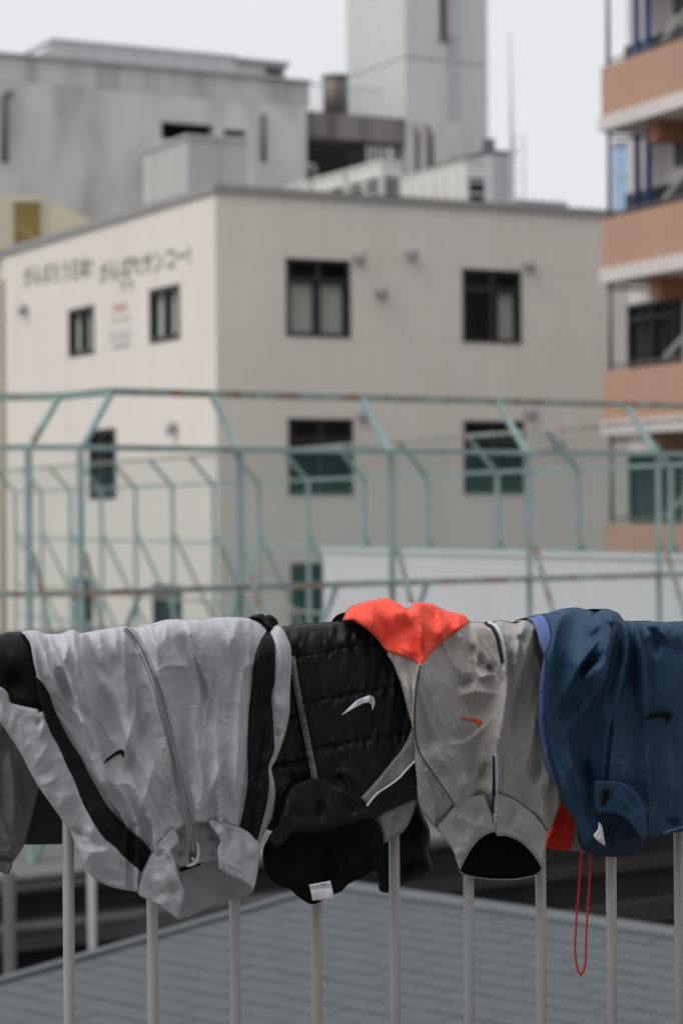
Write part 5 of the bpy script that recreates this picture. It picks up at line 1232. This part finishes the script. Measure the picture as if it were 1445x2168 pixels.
pieces(g3, 'zipper_teeth', c7([(945, 1010), (946, 1200), (945, 1360)]), 2.6, 1.5, 2.4, 'zip_dark', off=0.032, h=0.0012)
sheet(g3, 'zipper_slider', c7([(938, 1365), (958, 1365), (960, 1420), (940, 1425)]), 'zip_metal', sp=2, edge=(1.5, 0.001), off=0.034, thick=0.003)
swoosh(g3, 'emblem', c7([(727, 780), (770, 782), (820, 785), (850, 788), (862, 802), (857, 820), (838, 836), (841, 814), (826, 803), (790, 797), (755, 790)]), 'embroidery_orange', g3.t, 0.002)
sheet(g3, 'collar_lining', c7([(745, 1640), (800, 1520), (900, 1440), (1050, 1450), (1160, 1520), (1215, 1620), (1236, 1700), (1220, 1727), (1180, 1747), (1080, 1766), (960, 1769), (850, 1759), (770, 1741), (732, 1716)]), 'lining_black', sp=5, edge=(6, 0.004), base=0.048, usef=False, roll=False)
ribbon(g3, 'collar_edge', c7([(735, 1722), (770, 1742), (850, 1760), (960, 1770), (1080, 1767), (1180, 1748), (1222, 1726), (1236, 1700)]), 2.6, 'panel_grey', off=0, base=0.052, usef=False, roll=False, thick=0.004)
cf3 = [(c7([(700, 1330), (760, 1400), (860, 1440), (930, 1440)]), 10, 5, 'r'), (c7([(660, 1400), (740, 1480), (800, 1540)]), 10, -5, 'r'), (c7([(820, 1290), (850, 1380), (800, 1440)]), 9, -4, 'r'), (c7([(740, 1560), (720, 1640)]), 8, 4, 'r')]
sheet(g3, 'collar', c7([(590, 1450), (640, 1380), (700, 1310), (780, 1260), (880, 1238), (897, 1300), (927, 1380), (946, 1460), (948, 1476), (900, 1490), (850, 1522), (800, 1582), (760, 1652), (732, 1712), (715, 1660), (690, 1592), (650, 1532), (612, 1482)]), 'warm_grey', sp=2.8, edge=(2.5, 0.0015), base=0.074, usef=False, roll=False, folds=cf3 + fine_creases(40, 925, 1050, 1680, 1830, R(50), 0.7, 1.5, rs1))
cf4 = [(c7([(1000, 1270), (1020, 1360), (990, 1480)]), 9, 6, 'r'), (c7([(1060, 1290), (1050, 1400), (1010, 1490)]), 8, -5, 'r'), (c7([(1100, 1340), (1130, 1450), (1180, 1560)]), 11, 6, 'r'), (c7([(1040, 1440), (1080, 1480), (1140, 1540)]), 6, -3, 'r'), (c7([(1190, 1400), (1220, 1500), (1230, 1620)]), 8, -5, 'r')]
sheet(g3, 'collar', c7([(900, 1240), (960, 1235), (1050, 1265), (1130, 1320), (1200, 1380), (1263, 1470), (1252, 1560), (1242, 1650), (1234, 1702), (1200, 1642), (1150, 1582), (1090, 1532), (1010, 1502), (962, 1502), (946, 1472), (926, 1400), (932, 1300)]), 'warm_grey', sp=2.8, edge=(2.5, 0.0015), base=0.07, usef=False, roll=False, folds=cf4 + fine_creases(40, 1040, 1155, 1680, 1830, R(70), 0.7, 1.5, rs1))
for ln, bs in ((c7([(592, 1452), (642, 1382), (702, 1312), (782, 1262), (878, 1240)]), 0.0745), (c7([(905, 1241), (960, 1237), (1050, 1267), (1130, 1322), (1200, 1382), (1262, 1470)]), 0.0705)):
    ribbon(g3, 'seam', ln, 2.0, 'thread_dark', off=0, base=bs, usef=False, roll=False)
for ln, bs in ((c7([(938, 1463), (895, 1478), (842, 1510), (792, 1568), (752, 1638), (730, 1690)]), 0.0745), (c7([(965, 1490), (1015, 1491), (1094, 1521), (1156, 1570), (1206, 1630), (1230, 1675)]), 0.0705)):
    pieces(g3, 'stitching', ln, 4.0, 2.6, 0.9, 'thread_dark', off=0.0006, h=0.0006, base=bs, usef=False, roll=False)
# its hem hangs behind the rail, with a loop of cord
sheet(g3, 'hem', c7([(1250, 1000), (1445, 1000), (1440, 1450), (1405, 1592), (1330, 1586), (1255, 1576), (1262, 1520), (1290, 1440)]), 'hem_red', sp=4, edge=(4, 0.003), base=-0.045, usef=False, roll=False, label='bright red hem behind the rail',
      folds=[(c7([(1290, 1480), (1350, 1490), (1420, 1500)]), 3, -3, 'rF'), (c7([(1380, 1350), (1360, 1450), (1340, 1580)]), 10, 5, 'r')])
sheet(g3, 'hem', c7([(1436, 1000), (1560, 1000), (1560, 1602), (1500, 1603), (1398, 1592), (1428, 1450)]), 'panel_grey', sp=4, edge=(4, 0.003), base=-0.044, usef=False, roll=False)
cq = catmull(c8([(360, 1180), (357, 1270), (350, 1400), (338, 1560), (328, 1700), (325, 1800), (335, 1880), (352, 1918), (368, 1900), (378, 1840), (380, 1750), (388, 1600), (398, 1450), (402, 1310), (402, 1180)]), 5, False)
cp = pix3(cq, np.full(len(cq), -0.04) + 0.004 * np.sin(np.arange(len(cq)) / 9.0))
mb = MB(); mb.tube([Vector(p) for p in cp], 0.0017, 8); build(mb, 'drawcord', 'cord_red', g3.t, True)

# ---------------- jacket 4: navy jacket
top4 = c8([(60, 125), (165, 98), (220, 90), (250, 92), (290, 68), (330, 62), (380, 72), (430, 78), (480, 68), (520, 80), (550, 95), (562, 125), (600, 132), (640, 130), (700, 130), (780, 138), (871, 132), (1200, 132)])
f4 = [(z4([(772, 100), (778, 200), (766, 330), (735, 470), (715, 560), (690, 700), (620, 880), (520, 1060), (380, 1230)]), 24, 23, 'LT'),
      (z4([(885, 195), (905, 330), (892, 560), (852, 760), (795, 1000), (730, 1200), (690, 1400)]), 18, 17, 'LT'),
      (z4([(985, 210), (1022, 330), (1052, 480), (1075, 650), (1082, 900), (1086, 1200), (1080, 1500)]), 14, 13, 'LT'),
      (z4([(970, 300), (980, 480), (975, 700), (960, 1000)]), 9, -8, 'r'), (z4([(905, 300), (945, 500), (945, 700)]), 9, 4, 'r'),
      (z4([(735, 560), (620, 640), (520, 740), (440, 765)]), 13, 12, 'R'), (z4([(740, 470), (600, 580), (500, 690), (430, 745)]), 13, -9, 'r'),
      (z4([(720, 300), (600, 440), (470, 620), (380, 780), (280, 960), (190, 1180)]), 18, 12, 'r'), (z4([(300, 150), (240, 330), (220, 560), (260, 760)]), 22, 8, 'rT'), (z4([(440, 80), (380, 300), (300, 520)]), 28, -7, 'rT'),
      (z4([(560, 110), (640, 120), (700, 100)]), 14, -8, 'r'), (z4([(700, 90), (650, 220), (520, 380)]), 18, 8, 'rT'), (z4([(835, 125), (790, 180), (772, 260)]), 8, 9, 'r'),
      (z4([(1110, 205), (1165, 250), (1130, 300)]), 9, 7, 'r'), (z4([(1180, 215), (1240, 300), (1330, 420)]), 12, 8, 'rT'), (z4([(1140, 260), (1200, 400), (1190, 560)]), 16, -6, 'r'), (z4([(1330, 220), (1400, 330), (1450, 500)]), 16, 6, 'rT'),
      (z4([(330, 1000), (420, 860), (540, 800)]), 18, 6, 'r'), (z4([(560, 900), (440, 1100), (340, 1280), (260, 1400)]), 22, 9, 'r'),
      (c8([(290, 700), (300, 850), (380, 1000), (400, 1130)]), 16, 8, 'r'), (c8([(360, 800), (400, 920), (420, 1040)]), 10, -8, 'r'), (c8([(250, 850), (280, 980), (340, 1120)]), 10, 6, 'r'),
      (c8([(505, 650), (495, 800), (487, 960)]), 4, -5, 'rF'), (c8([(680, 700), (690, 900), (700, 1080)]), 12, 7, 'r'), (c8([(740, 1060), (700, 1120), (690, 1190)]), 8, 7, 'r'), (c8([(780, 700), (800, 950), (790, 1150)]), 26, 7, 'r'), (c8([(760, 1130), (830, 1150), (871, 1130)]), 10, -5, 'r'), (c8([(560, 840), (600, 900), (660, 950)]), 12, 5, 'r')]
f4 += fine_creases(50, 1160, 1440, 1330, 1720, R(105), 0.4, 0.9, rs1)
g4 = Garment('navy_jacket', 'navy blue jacket with periwinkle mesh edge and black curved emblem over the railing', 1300, 0.094, top4, 0.042, f4,
             noise=[(60, 100, 4, 0.4), (50, 150, 2.2, 0.35, 1), (7, 12, 0.2, 0.4)], bumps=[(1210, 1390, 75, 24), (1245, 1330, 50, 10)], amp=2.3, tilt=0.05,
             fan=((1290, 1500, 1780), (1150, 1155, 1240), (1520, 1500, 1480), [(5, 350, 13, 0, 3.2), (8, 300, 3.2, 1, 2.9)]))
body4 = c8([(165, 98), (220, 90), (250, 92), (290, 68), (330, 62), (380, 72), (430, 78), (480, 68), (520, 80), (550, 95), (562, 125), (600, 132), (640, 130), (700, 130), (780, 138), (871, 132), (1150, 132), (1160, 700), (1130, 1180), (871, 1195), (800, 1205), (700, 1216), (640, 1200), (600, 1130), (520, 1090), (450, 1090), (436, 1110), (444, 1145), (418, 1222), (372, 1272), (350, 1200), (320, 1130), (270, 1060), (250, 1000), (225, 900), (192, 760), (177, 600), (176, 450), (177, 300), (205, 215), (192, 140)])
sheet(g4, 'body', body4, 'navy', sp=3.4, edge=(8, 0.007))
back_panel(g4, 1120, 1500, 'navy', 0.25, seed=4)
sheet(g4, 'mesh_edge', c8([(85, 122), (120, 108), (160, 100), (200, 140), (222, 200), (215, 260), (205, 320), (200, 500), (205, 640), (220, 760), (255, 900), (248, 962), (215, 940), (180, 870), (155, 750), (142, 640), (140, 540), (150, 430), (168, 330), (172, 300), (150, 250), (135, 190), (112, 132)]), 'periwinkle_mesh', sp=4, edge=(5, 0.004), off=-0.004, usef=False)
swoosh(g4, 'emblem', z4([(1080, 1110), (1150, 1075), (1230, 1055), (1300, 1052), (1330, 1075), (1335, 1110), (1310, 1150), (1280, 1185), (1290, 1142), (1270, 1112), (1220, 1102), (1150, 1112), (1090, 1128)]), 'embroidery_dark', g4.t, 0.008)
ribbon(g4, 'hem_tape', c8([(770, 1202), (820, 1186), (871, 1172), (1000, 1165)]), 4, 'periwinkle_mesh', off=0.002)
ribbon(g4, 'placket_seam', c8([(528, 560), (512, 700), (500, 820), (492, 960)]), 1.5, 'navy_lining', off=0.001)
sheet(g4, 'collar_lining', c8([(340, 1180), (430, 1080), (560, 1060), (660, 1120), (690, 1200), (672, 1262), (640, 1302), (580, 1322), (480, 1321), (402, 1306), (358, 1275)]), 'navy_lining', sp=4, edge=(4, 0.003), base=0.085, usef=False, roll=False,
      folds=[(c8([(480, 1130), (520, 1220), (500, 1310)]), 22, -14, 'r'), (c8([(600, 1180), (590, 1270), (560, 1315)]), 12, 7, 'r'), (c8([(420, 1240), (470, 1280), (560, 1300)]), 9, 5, 'r')])
sheet(g4, 'collar', c8([(425, 940), (520, 938), (600, 965), (652, 1018), (682, 1090), (687, 1170), (672, 1245), (648, 1216), (605, 1155), (545, 1110), (485, 1098), (442, 1112), (428, 1050)]), 'navy', sp=3, edge=(5, 0.004), base=0.118, usef=False, roll=False,
      folds=[(c8([(540, 960), (560, 1030), (620, 1090)]), 9, 7, 'r'), (c8([(480, 960), (500, 1030), (480, 1090)]), 9, -7, 'r'), (c8([(590, 980), (610, 1040), (660, 1110)]), 8, -5, 'r')])
sheet(g4, 'zip_garage', c8([(478, 985), (495, 988), (498, 1010), (478, 1060), (462, 1070), (470, 1030)]), 'lining_black', sp=2.5, edge=(2, 0.002), base=0.126, usef=False, roll=False)
sheet(g4, 'label_tag', c8([(446, 1146), (462, 1172), (470, 1220), (478, 1266), (450, 1250), (420, 1216), (440, 1185)]), 'tag_white', sp=2.5, edge=(2, 0.001), base=0.128, usef=False, roll=False, thick=0.0012)
